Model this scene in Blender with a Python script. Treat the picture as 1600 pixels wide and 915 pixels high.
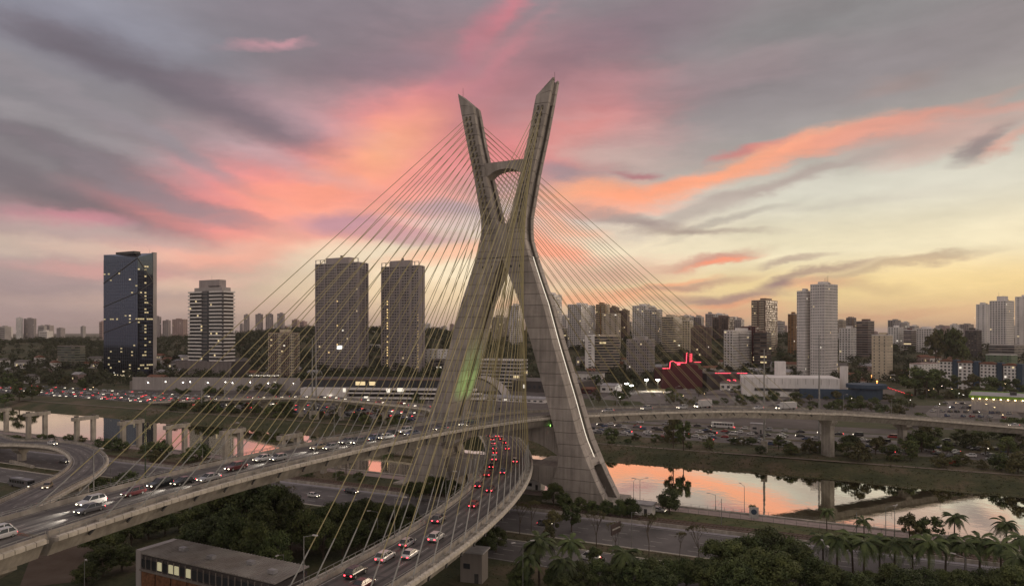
import bpy, math, random
import numpy as np
from mathutils import Vector, Matrix

random.seed(7); np.random.seed(7)
S = bpy.context.scene
COL = S.collection
for _o in list(bpy.data.objects): bpy.data.objects.remove(_o)
R = math.radians
F, CAMZ, HZ = 1067.0, 54.5, 518.0          # focal length in photo pixels, camera height, horizon row

# ------------------------------------------------------------------ camera
cam = bpy.data.cameras.new('camera'); camo = bpy.data.objects.new('camera', cam); COL.objects.link(camo)
camo.location = (0, 0, CAMZ); camo.rotation_euler = (R(90), 0, 0)
cam.sensor_width = 36; cam.lens = 36 * F / 1600; cam.shift_y = (HZ - 457.5) / 1600
cam.clip_start = 1; cam.clip_end = 60000
S.camera = camo
S.render.engine = 'CYCLES'
S.cycles.use_denoising = True
S.cycles.max_bounces = 5; S.cycles.diffuse_bounces = 2; S.cycles.glossy_bounces = 3
S.cycles.transmission_bounces = 2; S.cycles.volume_bounces = 0; S.cycles.transparent_max_bounces = 4
S.cycles.sample_clamp_indirect = 3.0
S.cycles.use_light_tree = True
S.view_settings.view_transform = 'Standard'; S.view_settings.look = 'None'
S.view_settings.exposure = 0.0; S.view_settings.gamma = 1.0
SUN_EL, SUN_AZ = R(4), R(56)               # dusk: the glow sits low, right of the tower

def lin(c):
    return tuple(((v / 255) / 12.92 if v / 255 <= .04045 else ((v / 255 + .055) / 1.055) ** 2.4) for v in c) + (1.0,)

# ------------------------------------------------------------------ world: dusk sky with procedural clouds
world = bpy.data.worlds.new('World'); S.world = world; world.use_nodes = True
wn = world.node_tree; wn.nodes.clear()
def N(t, **kw):
    n = wn.nodes.new(t)
    for k, v in kw.items(): setattr(n, k, v)
    return n
def L(a, b): wn.links.new(a, b)
def M(op, a, b=None, c=None):
    n = N('ShaderNodeMath', operation=op)
    for i, v in enumerate((a, b, c)):
        if v is None: continue
        if isinstance(v, (int, float)): n.inputs[i].default_value = v
        else: L(v, n.inputs[i])
    return n.outputs[0]
tc = N('ShaderNodeTexCoord')
sep = N('ShaderNodeSeparateXYZ'); L(tc.outputs['Generated'], sep.inputs[0])
az = M('ARCTAN2', sep.outputs[0], sep.outputs[1])
el = M('ARCSINE', sep.outputs[2])
# wind-torn warp of the cloud coordinates
wmap = N('ShaderNodeMapping'); L(tc.outputs['Generated'], wmap.inputs[0]); wmap.inputs['Scale'].default_value = (1, 1, 2.6)
wz = N('ShaderNodeTexNoise'); L(wmap.outputs[0], wz.inputs['Vector'])
wz.inputs['Scale'].default_value = 5.0; wz.inputs['Detail'].default_value = 9.0; wz.inputs['Roughness'].default_value = .62
wsep = N('ShaderNodeSeparateColor'); L(wz.outputs['Color'], wsep.inputs[0])
azw = M('MULTIPLY_ADD', M('SUBTRACT', wsep.outputs[0], .5), .15, az)
elw = M('MULTIPLY_ADD', M('SUBTRACT', wsep.outputs[1], .5), .060, el)
P0 = N('ShaderNodeCombineXYZ'); L(azw, P0.inputs[0]); L(elw, P0.inputs[1])
P1 = N('ShaderNodeCombineXYZ'); L(az, P1.inputs[0]); L(el, P1.inputs[1])
def sky_px(x, y):
    a = math.atan((x - 800) / F); return a, math.atan((HZ - y) / F * math.cos(a))
def ramp(stops):
    n = N('ShaderNodeValToRGB'); n.color_ramp.interpolation = 'EASE'
    t = M('DIVIDE', M('ADD', el, .05), 1.65); L(t, n.inputs[0])
    e = n.color_ramp.elements
    for i, (y, c) in enumerate(stops):
        ev = y if y > 1000 else None
        v = ((y - 2000) * math.pi / 180 if y > 1000 else math.atan((HZ - y) / F * .93)); pos = (v + .05) / 1.65
        if i < 2: k = e[i]; k.position = pos
        else: k = e.new(pos)
        k.color = lin(c)
    return n.outputs[0]
up = [(2040, (148, 138, 140)), (2090, (152, 144, 146))]
rl = ramp([(530, (120, 105, 104)), (505, (164, 141, 138)), (455, (166, 146, 144)), (400, (182, 166, 156)), (350, (158, 146, 144)), (280, (142, 136, 138)), (150, (138, 134, 138)), (0, (143, 143, 154))] + up)
rm = ramp([(530, (130, 112, 104)), (505, (196, 168, 146)), (455, (230, 203, 166)), (390, (235, 215, 186)), (320, (212, 190, 178)), (230, (178, 158, 154)), (100, (146, 130, 134)), (0, (140, 128, 134))] + up)
rr = ramp([(530, (130, 110, 96)), (500, (203, 168, 132)), (450, (226, 200, 146)), (390, (226, 214, 182)), (300, (208, 204, 188)), (230, (172, 168, 160)), (120, (144, 138, 138)), (0, (137, 132, 132))] + up)
def smooth(v, a, b):
    n = N('ShaderNodeMapRange', interpolation_type='SMOOTHSTEP'); L(v, n.inputs[0])
    n.inputs[1].default_value = a; n.inputs[2].default_value = b
    return n.outputs[0]
def mixc(f, a, b, bt='MIX'):
    n = N('ShaderNodeMix', data_type='RGBA', blend_type=bt)
    if isinstance(f, (int, float)): n.inputs[0].default_value = f
    else: L(f, n.inputs[0])
    for s, v in ((6, a), (7, b)):
        if isinstance(v, tuple): n.inputs[s].default_value = v
        else: L(v, n.inputs[s])
    return n.outputs[2]
col = mixc(smooth(az, -.62, -.15), rl, rm)
col = mixc(smooth(az, .0, .42), col, rr)
# the unseen dusk sky behind the camera, brightened evenly to light the foreground
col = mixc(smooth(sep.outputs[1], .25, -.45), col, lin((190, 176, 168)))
# two fields of streaks: falling to the right on the left side, rising to the right on the right side
def streak(rot, sx, sy, sc, seed):
    m = N('ShaderNodeMapping'); L(P0.outputs[0], m.inputs[0]); m.inputs['Rotation'].default_value = (0, 0, rot)
    m.inputs['Scale'].default_value = (sx, sy, 1); m.inputs['Location'].default_value = (seed, seed * 2, 0)
    z = N('ShaderNodeTexNoise'); L(m.outputs[0], z.inputs['Vector']); z.inputs['Scale'].default_value = sc
    z.inputs['Detail'].default_value = 8.0; z.inputs['Roughness'].default_value = .6
    return z.outputs['Fac']
sA = streak(R(24), 1.0, 5.0, 3.2, 3.1)
sB = streak(R(-14), 1.0, 6.5, 3.6, 8.7)
sM = N('ShaderNodeMix', data_type='FLOAT'); L(smooth(az, -.2, .15), sM.inputs[0]); L(sA, sM.inputs[2]); L(sB, sM.inputs[3])
ST = sM.outputs[0]
nb_, P0o = 0, P0.outputs[0]
def blob(x, y, rx, ry, ang, c, a, tex=.5, soft=1.0):
    """an elliptical cloud patch whose edge is torn by the streak field"""
    global col, P0o, nb_
    nb_ += 1
    if nb_ % 10 == 0:                           # keeps the shader evaluation in sequence
        q = N('ShaderNodeVectorMath', operation='MULTIPLY_ADD'); L(col, q.inputs[0]); q.inputs[1].default_value = (1e-9, 1e-9, 1e-9); L(P0.outputs[0], q.inputs[2]); P0o = q.outputs[0]
    ax, ey = sky_px(x, y)
    m = N('ShaderNodeMapping', vector_type='TEXTURE'); L(P0o, m.inputs[0])
    m.inputs['Location'].default_value = (ax, ey, 0); m.inputs['Rotation'].default_value = (0, 0, R(ang))
    m.inputs['Scale'].default_value = (rx / F, ry / F, 1)
    ln = N('ShaderNodeVectorMath', operation='LENGTH'); L(m.outputs[0], ln.inputs[0])
    d = ln.outputs['Value']
    if tex > 0: d = M('MULTIPLY_ADD', M('SUBTRACT', .5, ST), 2.6 * tex, d)
    n = N('ShaderNodeMapRange', interpolation_type='SMOOTHSTEP'); L(d, n.inputs[0])
    n.inputs[1].default_value = 1.0 + .35 * soft; n.inputs[2].default_value = 1.0 - .85 * soft
    n.inputs[3].default_value = 0; n.inputs[4].default_value = a
    col = mixc(n.outputs[0], col, lin(c))
# (photo x, photo y, half-length, half-height, tilt, colour, opacity, raggedness)
blob(330, 130, 560, 150, -10, (126, 121, 127), .8, .35, 1.2)
blob(1150, 120, 760, 140, 3, (134, 125, 128), .8, .35, 1.2)
blob(620, 60, 300, 90, -6, (124, 113, 120), .85, .3, 1.2)
blob(120, 30, 230, 60, -8, (148, 148, 162), .7, .2, 1.2)
blob(120, 300, 330, 110, -6, (127, 118, 122), .75, .35, 1.2)
blob(1290, 40, 240, 40, 4, (124, 125, 124), .5, .4, 1.2)
# the glowing bank left of the tower
blob(560, 215, 330, 120, 18, (196, 146, 150), .75, .3, 1.2)
blob(740, 180, 220, 110, 14, (206, 128, 134), .8, .3, 1.2)
blob(370, 335, 270, 78, 8, (229, 136, 138), .9, .35, 1.15)
blob(540, 290, 280, 85, 18, (240, 144, 136), .9, .35, 1.15)
blob(640, 215, 170, 66, 14, (243, 146, 136), .85, .3, 1.2)
blob(600, 240, 120, 46, 24, (255, 182, 134), .75, .3, 1.3)
blob(500, 345, 210, 44, 10, (250, 170, 142), .8, .4, 1.2)
blob(470, 300, 130, 36, 16, (248, 158, 130), .7, .5, 1.1)
blob(300, 350, 110, 40, 4, (232, 142, 138), .75, .5, 1.1)
blob(360, 395, 200, 24, 5, (240, 176, 152), .8, .45, 1.1)
blob(880, 205, 160, 90, 8, (232, 126, 122), .9, .3, 1.2)
blob(905, 190, 70, 50, 10, (234, 122, 112), .7, .4, 1.2)
blob(740, 80, 110, 26, 52, (190, 122, 132), .75, .35, 1.2)
blob(800, 20, 60, 22, 60, (206, 118, 128), .6, .35, 1.2)
blob(790, 110, 100, 18, 48, (206, 130, 138), .6, .5, 1.1)
blob(415, 72, 60, 11, 18, (190, 146, 154), .8, .45)
blob(440, 60, 30, 6, 22, (206, 150, 158), .6, .5)
blob(930, 90, 330, 62, 24, (124, 105, 114), .7, .35, 1.2)
blob(980, 150, 260, 40, 6, (158, 128, 132), .6, .4, 1.2)
blob(965, 228, 170, 42, -8, (180, 154, 150), .6, .45, 1.1)
blob(980, 250, 130, 22, -6, (188, 172, 162), .5, .5, 1.1)
blob(890, 275, 60, 16, -10, (150, 134, 140), .7, .5)
# dark streaks falling to the right on the left side
blob(130, 80, 130, 28, -14, (104, 96, 104), .85, .5, 1.1)
blob(270, 130, 190, 34, -20, (105, 96, 104), .85, .5, 1.1)
blob(400, 175, 130, 32, -22, (120, 106, 114), .8, .5, 1.1)
blob(590, 105, 190, 38, 4, (120, 110, 119), .65, .5, 1.1)
blob(100, 205, 190, 16, -18, (150, 143, 146), .55, .5)
blob(150, 175, 190, 12, -22, (146, 139, 143), .5, .5)
blob(110, 250, 210, 24, -17, (111, 103, 108), .85, .6)
blob(230, 220, 180, 14, -22, (142, 132, 138), .5, .6)
blob(70, 300, 200, 30, -13, (111, 102, 107), .85, .6)
blob(240, 300, 190, 16, -18, (142, 128, 134), .6, .6)
blob(430, 250, 150, 18, -14, (186, 160, 164), .5, .6)
blob(500, 190, 120, 26, -14, (176, 146, 152), .5, .5)
blob(60, 350, 190, 18, -2, (146, 132, 134), .7, .55)
blob(95, 345, 70, 15, 6, (196, 128, 138), .7, .55)
blob(160, 372, 200, 16, -2, (188, 168, 160), .6, .5)
blob(60, 388, 150, 14, -2, (198, 182, 164), .6, .5)
blob(110, 452, 240, 18, -3, (160, 138, 138), .7, .55)
blob(60, 408, 170, 12, -2, (164, 144, 142), .6, .6)
blob(190, 424, 130, 9, -4, (206, 154, 148), .7, .6)
blob(280, 440, 90, 12, 3, (222, 188, 164), .6, .5)
blob(330, 470, 240, 18, 0, (206, 172, 154), .5, .5)
blob(530, 352, 80, 24, 6, (178, 134, 146), .9, .45)
blob(640, 372, 110, 17, -4, (190, 142, 148), .8, .55)
blob(690, 330, 100, 14, -6, (168, 150, 158), .7, .6)
blob(690, 352, 90, 8, -4, (214, 190, 184), .5, .6)
blob(520, 400, 90, 22, 4, (244, 222, 190), .7, .35)
blob(720, 425, 130, 28, 0, (249, 230, 196), .7, .3)
blob(700, 398, 120, 15, 12, (250, 184, 150), .75, .55)
# right side: the long salmon ribbon and the thin clouds under it
blob(850, 390, 80, 36, -18, (246, 156, 126), .9, .45)
blob(880, 350, 70, 14, -16, (250, 170, 134), .6, .6)
blob(930, 300, 140, 20, 4, (244, 164, 124), .85, .5)
blob(960, 322, 110, 12, 2, (238, 166, 140), .7, .6)
blob(1080, 280, 190, 20, 9, (250, 156, 118), .85, .85)
blob(1180, 252, 150, 19, 12, (252, 164, 122), .8, .85)
blob(1170, 236, 70, 9, 8, (206, 116, 112), .7, .6)
blob(1290, 228, 150, 16, 10, (244, 158, 126), .65, .85)
blob(1400, 205, 110, 20, 10, (204, 142, 128), .6, .7)
blob(1450, 178, 130, 9, 8, (208, 142, 126), .5, .8)
blob(1550, 170, 100, 7, -4, (206, 142, 128), .5, .55)
blob(1490, 215, 90, 18, 12, (190, 148, 138), .6, .65)
blob(1530, 228, 36, 15, 30, (128, 112, 114), .85, .6)
blob(1570, 222, 40, 8, 30, (208, 146, 130), .6, .6)
blob(1400, 130, 70, 12, 6, (150, 130, 126), .6, .6)
blob(990, 270, 45, 7, 0, (172, 108, 114), .85, .6)
blob(1120, 318, 160, 17, 16, (178, 164, 154), .85, .65)
blob(1140, 345, 110, 8, 14, (150, 138, 132), .55, .7)
blob(1280, 270, 130, 10, 11, (164, 146, 140), .7, .7)
blob(1010, 345, 110, 12, -12, (152, 132, 128), .8, .65)
blob(1100, 362, 130, 7, -4, (160, 140, 130), .75, .7)
blob(1300, 320, 150, 9, 4, (190, 182, 168), .45, .7)
blob(1110, 402, 85, 9, 7, (190, 136, 122), .9, .6)
blob(1115, 405, 55, 5, 7, (240, 142, 110), .85, .5)
blob(1230, 408, 50, 6, 3, (170, 148, 134), .8, .6)
blob(950, 425, 120, 24, 4, (206, 158, 140), .75, .6)
blob(1060, 442, 110, 9, 7, (180, 138, 122), .85, .6)
blob(1050, 436, 60, 5, 8, (238, 160, 122), .7, .6)
blob(930, 462, 150, 15, 3, (234, 166, 128), .8, .5)
blob(1140, 462, 110, 10, 0, (160, 128, 120), .95, .5)
blob(1130, 472, 90, 6, 1, (222, 150, 116), .7, .5)
blob(1215, 443, 36, 13, 4, (146, 118, 118), .95, .45)
blob(1290, 446, 50, 11, 0, (222, 152, 124), .85, .45)
blob(1275, 426, 80, 7, 5, (160, 134, 122), .85, .6)
blob(1400, 420, 110, 7, 9, (164, 142, 126), .85, .65)
blob(1340, 448, 80, 9, -6, (184, 154, 126), .7, .6)
blob(1130, 490, 120, 13, 4, (206, 154, 122), .75, .5)
blob(1370, 490, 90, 4, 5, (196, 152, 122), .7, .6)
blob(1440, 440, 140, 26, 3, (234, 206, 150), .4, .3)
# fine streaky variation over everything
vr = N('ShaderNodeMapRange'); L(ST, vr.inputs[0]); vr.inputs[1].default_value = .25; vr.inputs[2].default_value = .75
vr.inputs[3].default_value = .86; vr.inputs[4].default_value = 1.14
mz = N('ShaderNodeTexNoise'); L(wmap.outputs[0], mz.inputs['Vector']); mz.inputs['Scale'].default_value = 17; mz.inputs['Detail'].default_value = 6
vr2 = M('MULTIPLY', vr.outputs[0], M('MULTIPLY_ADD', mz.outputs['Fac'], .22, .89))
cv = N('ShaderNodeCombineColor'); [L(vr2, cv.inputs[i]) for i in range(3)]
col = mixc(1.0, col, cv.outputs[0], 'MULTIPLY')
nish = N('ShaderNodeTexSky', sky_type='NISHITA'); nish.sun_disc = False
nish.sun_elevation = SUN_EL; nish.sun_rotation = SUN_AZ; nish.altitude = 700; nish.dust_density = 2.0
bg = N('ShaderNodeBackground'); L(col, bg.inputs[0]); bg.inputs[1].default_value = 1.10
bg2 = N('ShaderNodeBackground'); L(nish.outputs[0], bg2.inputs[0]); bg2.inputs[1].default_value = .008
ad = N('ShaderNodeAddShader'); L(bg.outputs[0], ad.inputs[0]); L(bg2.outputs[0], ad.inputs[1])
wo = N('ShaderNodeOutputWorld'); L(ad.outputs[0], wo.inputs[0])
world.cycles.sampling_method = 'MANUAL'; world.cycles.sample_map_resolution = 512

# ------------------------------------------------------------------ the low after-glow
sun = bpy.data.lights.new('sun', 'SUN'); sun.energy = 1.0; sun.angle = R(16); sun.color = (1.0, .78, .58)
suno = bpy.data.objects.new('sun', sun); COL.objects.link(suno)
sd = Vector((math.sin(SUN_AZ) * math.cos(SUN_EL + R(3)), math.cos(SUN_AZ) * math.cos(SUN_EL + R(3)), math.sin(SUN_EL + R(3))))
suno.rotation_euler = sd.to_track_quat('Z', 'Y').to_euler(); suno.location = (400, 900, 300)

# ------------------------------------------------------------------ frames: u runs along the river, v across it, origin under the tower
TH = R(26); CA, SA = math.cos(TH), math.sin(TH); CX, CY = -2.3, 235.5
def W(u, v): return (u * CA + v * SA + CX, -u * SA + v * CA + CY)
def UV(x, y): x -= CX; y -= CY; return (x * CA - y * SA, x * SA + y * CA)
def G(px, py, z=0.0):
    """ground point seen at a photo position"""
    y = F * (CAMZ - z) / (py - HZ); return ((px - 800) / F * y, y)

# ------------------------------------------------------------------ materials
MATS = {}
def mat(name, c, rough=.85, var=.25, scale=.3, metal=0.0, c2=None, emit=0.0, bump=0.0, bscale=2.0, spec=.4, streaks=0.0, objrand=0.0, detail=5.0):
    if name in MATS: return MATS[name]
    m = bpy.data.materials.new(name); m.use_nodes = True; MATS[name] = m
    t = m.node_tree; b = t.nodes['Principled BSDF']; b.inputs['Roughness'].default_value = rough
    b.inputs['Metallic'].default_value = metal; b.inputs['Specular IOR Level'].default_value = spec
    c = tuple(c) + (1,)
    if emit > 0:
        b.inputs['Base Color'].default_value = (0, 0, 0, 1) if emit > 2 else c
        b.inputs['Emission Color'].default_value = c; b.inputs['Emission Strength'].default_value = emit
        m.cycles.emission_sampling = 'NONE'
        return m
    g = t.nodes.new('ShaderNodeNewGeometry'); z = t.nodes.new('ShaderNodeTexNoise')
    t.links.new(g.outputs['Position'], z.inputs['Vector']); z.inputs['Scale'].default_value = scale
    z.inputs['Detail'].default_value = detail; z.inputs['Roughness'].default_value = .62
    rp = t.nodes.new('ShaderNodeValToRGB'); t.links.new(z.outputs['Fac'], rp.inputs[0])
    k = c2 if c2 else tuple(v * (1 + var) for v in c[:3])
    rp.color_ramp.elements[0].position = .36; rp.color_ramp.elements[1].position = .66
    rp.color_ramp.elements[0].color = c if c2 else tuple(v * (1 - var) for v in c[:3]) + (1,)
    rp.color_ramp.elements[1].color = tuple(k)[:3] + (1,)
    out = rp.outputs[0]
    def mul(o, fac_sock, lo, hi, a=0.3, bb=.7):
        mr = t.nodes.new('ShaderNodeMapRange'); t.links.new(fac_sock, mr.inputs[0])
        mr.inputs[1].default_value = a; mr.inputs[2].default_value = bb; mr.inputs[3].default_value = lo; mr.inputs[4].default_value = hi
        h = t.nodes.new('ShaderNodeHueSaturation'); t.links.new(o, h.inputs['Color']); t.links.new(mr.outputs[0], h.inputs['Value'])
        return h.outputs[0]
    if streaks > 0:
        mp = t.nodes.new('ShaderNodeMapping'); t.links.new(g.outputs['Position'], mp.inputs[0]); mp.inputs['Scale'].default_value = (1.0, 1.0, .07)
        z2 = t.nodes.new('ShaderNodeTexNoise'); t.links.new(mp.outputs[0], z2.inputs['Vector']); z2.inputs['Scale'].default_value = .9; z2.inputs['Detail'].default_value = 4
        out = mul(out, z2.outputs['Fac'], 1 - streaks, 1 + streaks * .6)
    if objrand > 0:
        oi = t.nodes.new('ShaderNodeObjectInfo'); out = mul(out, oi.outputs['Random'], 1 - objrand, 1 + objrand, 0, 1)
    t.links.new(out, b.inputs['Base Color'])
    if bump > 0:
        z3 = t.nodes.new('ShaderNodeTexNoise'); t.links.new(g.outputs['Position'], z3.inputs['Vector']); z3.inputs['Scale'].default_value = bscale; z3.inputs['Detail'].default_value = 4
        bp = t.nodes.new('ShaderNodeBump'); bp.inputs['Strength'].default_value = bump; bp.inputs['Distance'].default_value = .2
        t.links.new(z3.outputs['Fac'], bp.inputs['Height']); t.links.new(bp.outputs[0], b.inputs['Normal'])
    return m
CONC = mat('tower_concrete', (.40, .360, .328), .9, .18, .11, streaks=.24, bump=.25, bscale=1.2, objrand=.09)
CONCD = mat('dark_concrete', (.14, .125, .11), .95, .2, .3)  # darker concrete of the joint cores, anchor boxes and bearing pads
DECKC = mat('deck_concrete', (.38, .345, .30), .9, .2, .25, streaks=.25, bump=.2)
COPING = mat('pale_coping', (.60, .55, .47), .85, .18, .6, bump=.2)
ASPH = mat('asphalt', (.13, .12, .117), .82, .34, .07, bump=.25, bscale=6, detail=8)
ASPHB = mat('bridge_asphalt', (.15, .136, .128), .75, .32, .09, bump=.2, bscale=6, detail=8)
PAINT = mat('road_paint', (.42, .40, .37), .7, .25, 1.5)
STEEL = mat('galvanised_steel', (.30, .30, .29), .5, .15, 1, metal=.5)
DSTEEL = mat('dark_steel', (.06, .06, .06), .6, .2, 1)
YEL = mat('cable_yellow', (.36, .31, .15), .55, .10, .2)
SLEEVE = mat('cable_sleeve_grey', (.30, .30, .28), .5, .1, .5)
GRASS = mat('grass', (.050, .062, .022), .95, .3, .12, c2=(.085, .080, .038), bump=.6, bscale=3)
DIRT = mat('bare_earth', (.12, .085, .06), .95, .3, .15, c2=(.17, .13, .10), bump=.5)
PATH = mat('pinkish_path', (.34, .27, .25), .9, .15, .4)
GRAVEL = mat('ballast', (.15, .115, .095), .95, .35, 1.5, bump=.6, bscale=8)
RUST = mat('rail_steel', (.24, .17, .13), .5, .3, 2, metal=.5)
WALLW = mat('white_wall', (.52, .50, .48), .85, .15, .3, streaks=.15)
LEAF = [mat('leaf_dark', (.036, .056, .020), .75, .4, .42, c2=(.11, .14, .044), objrand=.34),
        mat('leaf_mid', (.050, .070, .024), .75, .4, .42, c2=(.13, .15, .048), objrand=.34),
        mat('leaf_olive', (.065, .068, .028), .8, .4, .35, c2=(.14, .125, .052), objrand=.25),
        mat('leaf_far', (.036, .044, .022), .85, .4, .06, c2=(.068, .072, .034), objrand=.25)]
BARK = mat('bark', (.10, .078, .058), .95, .3, 2)
RUB = mat('tyre_rubber', (.02, .02, .02), .85, .1, 2)
GLASSC = mat('car_glass', (.018, .022, .028), .12, .1, 1, spec=.8)
HEADL = mat('headlight_lit', (1.0, .86, .62), emit=9)
TAILF = mat('distant_tail_light', (1.0, .06, .07), emit=3.2); HEADF = mat('distant_headlight', (1.0, .86, .66), emit=4)
TAILL = mat('tail_light_lit', (1.0, .05, .07), emit=8)
WGL = mat('window_glass', (.030, .036, .045), .28, .3, .05, spec=.7)
CURT = mat('curtained_window', (.20, .175, .15), .6, .4, .3); WDARK = mat('dark_window', (.012, .013, .016), .4, .1, .3)
WLIT = mat('window_lit_warm', (1.0, .80, .45), emit=.6)
WLITW = mat('window_lit_white', (1.0, .93, .78), emit=.8)
LAMPW = mat('lamp_white', (1.0, .95, .82), emit=18)
LAMPY = mat('lamp_warm', (1.0, .72, .35), emit=12)
NEON = mat('neon_red', (1.0, .06, .10), emit=4)
LED = mat('light_strip', (1.0, .90, .74), emit=.9)

# ------------------------------------------------------------------ mesh builder
class MB:
    def __init__(s): s.v = []; s.f = []; s.m = []
    def add(s, vs, fs, mi=0):
        k = len(s.v); s.v += [tuple(p) for p in vs]; s.f += [tuple(i + k for i in f) for f in fs]; s.m += [mi] * len(fs); return s
    def hexa(s, b, t, mi=0):
        return s.add(list(b) + list(t), [(3, 2, 1, 0), (4, 5, 6, 7), (0, 1, 5, 4), (1, 2, 6, 5), (2, 3, 7, 6), (3, 0, 4, 7)], mi)
    def box(s, cx, cy, cz, sx, sy, sz, mi=0, rz=0.0):
        c, n = math.cos(rz), math.sin(rz); q = []
        for z in (cz - sz / 2, cz + sz / 2):
            for a, b in ((-1, -1), (1, -1), (1, 1), (-1, 1)):
                x, y = a * sx / 2, b * sy / 2; q.append((cx + x * c - y * n, cy + x * n + y * c, z))
        return s.hexa(q[:4], q[4:], mi)
    def prism(s, poly, z0, z1, mi=0):
        n = len(poly)
        return s.add([(x, y, z0) for x, y in poly] + [(x, y, z1) for x, y in poly],
                     [tuple(range(n - 1, -1, -1)), tuple(range(n, 2 * n))] + [(i, (i + 1) % n, n + (i + 1) % n, n + i) for i in range(n)], mi)
    def loft(s, rings, mi=0, cap=True):
        n = len(rings[0]); vs = [p for r in rings for p in r]; fs = []
        for j in range(len(rings) - 1):
            for i in range(n): fs.append((j * n + i, j * n + (i + 1) % n, (j + 1) * n + (i + 1) % n, (j + 1) * n + i))
        if cap: fs += [tuple(range(n - 1, -1, -1)), tuple((len(rings) - 1) * n + i for i in range(n))]
        return s.add(vs, fs, mi)
    def tube(s, p, q, r0, r1=None, n=6, mi=0, cap=True):
        r1 = r0 if r1 is None else r1; p, q = Vector(p), Vector(q); d = (q - p).normalized()
        a = d.orthogonal().normalized(); b = d.cross(a)
        rg = [[tuple(o + (a * math.cos(t) + b * math.sin(t)) * r) for t in [2 * math.pi * i / n for i in range(n)]] for o, r in ((p, r0), (q, r1))]
        return s.loft(rg, mi, cap)
    def poly(s, pts, mi=0): return s.add(pts, [tuple(range(len(pts)))], mi)
    def mesh(s, name, mats, smooth=False):
        me = bpy.data.meshes.new(name); me.from_pydata(s.v, [], s.f)
        for m in (mats if isinstance(mats, (list, tuple)) else [mats]): me.materials.append(m)
        if any(s.m): me.polygons.foreach_set('material_index', s.m)
        if smooth: me.polygons.foreach_set('use_smooth', [True] * len(s.f))
        me.update(); return me
    def build(s, name, mats, parent=None, smooth=False, **k):
        return link(s.mesh(name, mats, smooth), name, parent, **k)
def link(me, name, parent=None, loc=None, rz=None, label=None, cat=None, group=None, kind=None):
    o = bpy.data.objects.new(name, me); COL.objects.link(o)
    if parent is not None: o.parent = parent
    if loc is not None: o.location = loc
    if rz is not None: o.rotation_euler = (0, 0, rz)
    tag(o, label, cat, group, kind); return o
def tag(o, label=None, cat=None, group=None, kind=None):
    if label: o['label'] = label
    if cat: o['category'] = cat
    if group: o['group'] = group
    if kind: o['kind'] = kind
def thing(name, label, cat, loc=(0, 0, 0), rz=0.0, group=None):
    o = bpy.data.objects.new(name, None); COL.objects.link(o); o.location = loc; o.rotation_euler = (0, 0, rz)
    o.empty_display_size = .1; tag(o, label, cat, group); return o
KIDS = {}
def dup(root, loc, rz, label, group=None, sc=None):
    """copy a thing with its parts and sub-parts (mesh data shared)"""
    if root.name not in KIDS: KIDS[root.name] = [(c, list(c.children)) for c in root.children]
    r = root.copy(); COL.objects.link(r); r.location = loc; r.rotation_euler = (0, 0, rz); r['label'] = label
    if group: r['group'] = group
    if sc: r.scale = sc if isinstance(sc, tuple) else (sc, sc, sc)
    for ch, gs in KIDS[root.name]:
        c = ch.copy(); COL.objects.link(c); c.parent = r
        for g in gs: d = g.copy(); COL.objects.link(d); d.parent = c
    return r
def ordn(n):
    w = ['zeroth', 'first', 'second', 'third', 'fourth', 'fifth', 'sixth', 'seventh', 'eighth', 'ninth', 'tenth', 'eleventh', 'twelfth']
    if n < len(w): return w[n]
    return '%d%s' % (n, 'th' if 10 < n % 100 < 14 else {1: 'st', 2: 'nd', 3: 'rd'}.get(n % 10, 'th'))
STUFF, STRUCT = 'stuff', 'structure'

# ------------------------------------------------------------------ terrain
def sst(a, b, x):
    t = min(1, max(0, (x - a) / (b - a))); return t * t * (3 - 2 * t)
def hill(x, y):
    if y < 560: return 0.0
    p = 800 + F * x / y
    amp = float(np.interp(p, [-600, 0, 260, 400, 520, 700, 860, 1150, 1350, 1600, 2400], [30, 30, 34, 46, 52, 50, 46, 44, 38, 34, 30]))
    n = 5 * math.sin(x * .011 + 1.3) * math.cos(y * .009) + 2.5 * math.sin(x * .031 + y * .017)
    r = sst(640, 1120, y) * amp + sst(700, 1100, y) * n
    far = sst(1300, 2600, y); return r * (1 - far) + far * (26 + 3 * math.sin(x * .003))
def terrain(x, y):
    u, v = UV(x, y)
    if v < 4.0: return 0.0
    if v < 4.7: return -6.5 * (v - 4) / .7
    if v < 84: return -6.5
    w = 1.1 * math.sin(u * .055) + .9 * math.sin(u * .021 + 2) + .5 * math.sin(u * .17)
    if v < 110: return float(np.interp(v + w, [84, 90, 99, 107, 110], [-6.5, -4.1, -1.2, -.05, 0]))
    return hill(x, y)
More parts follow.
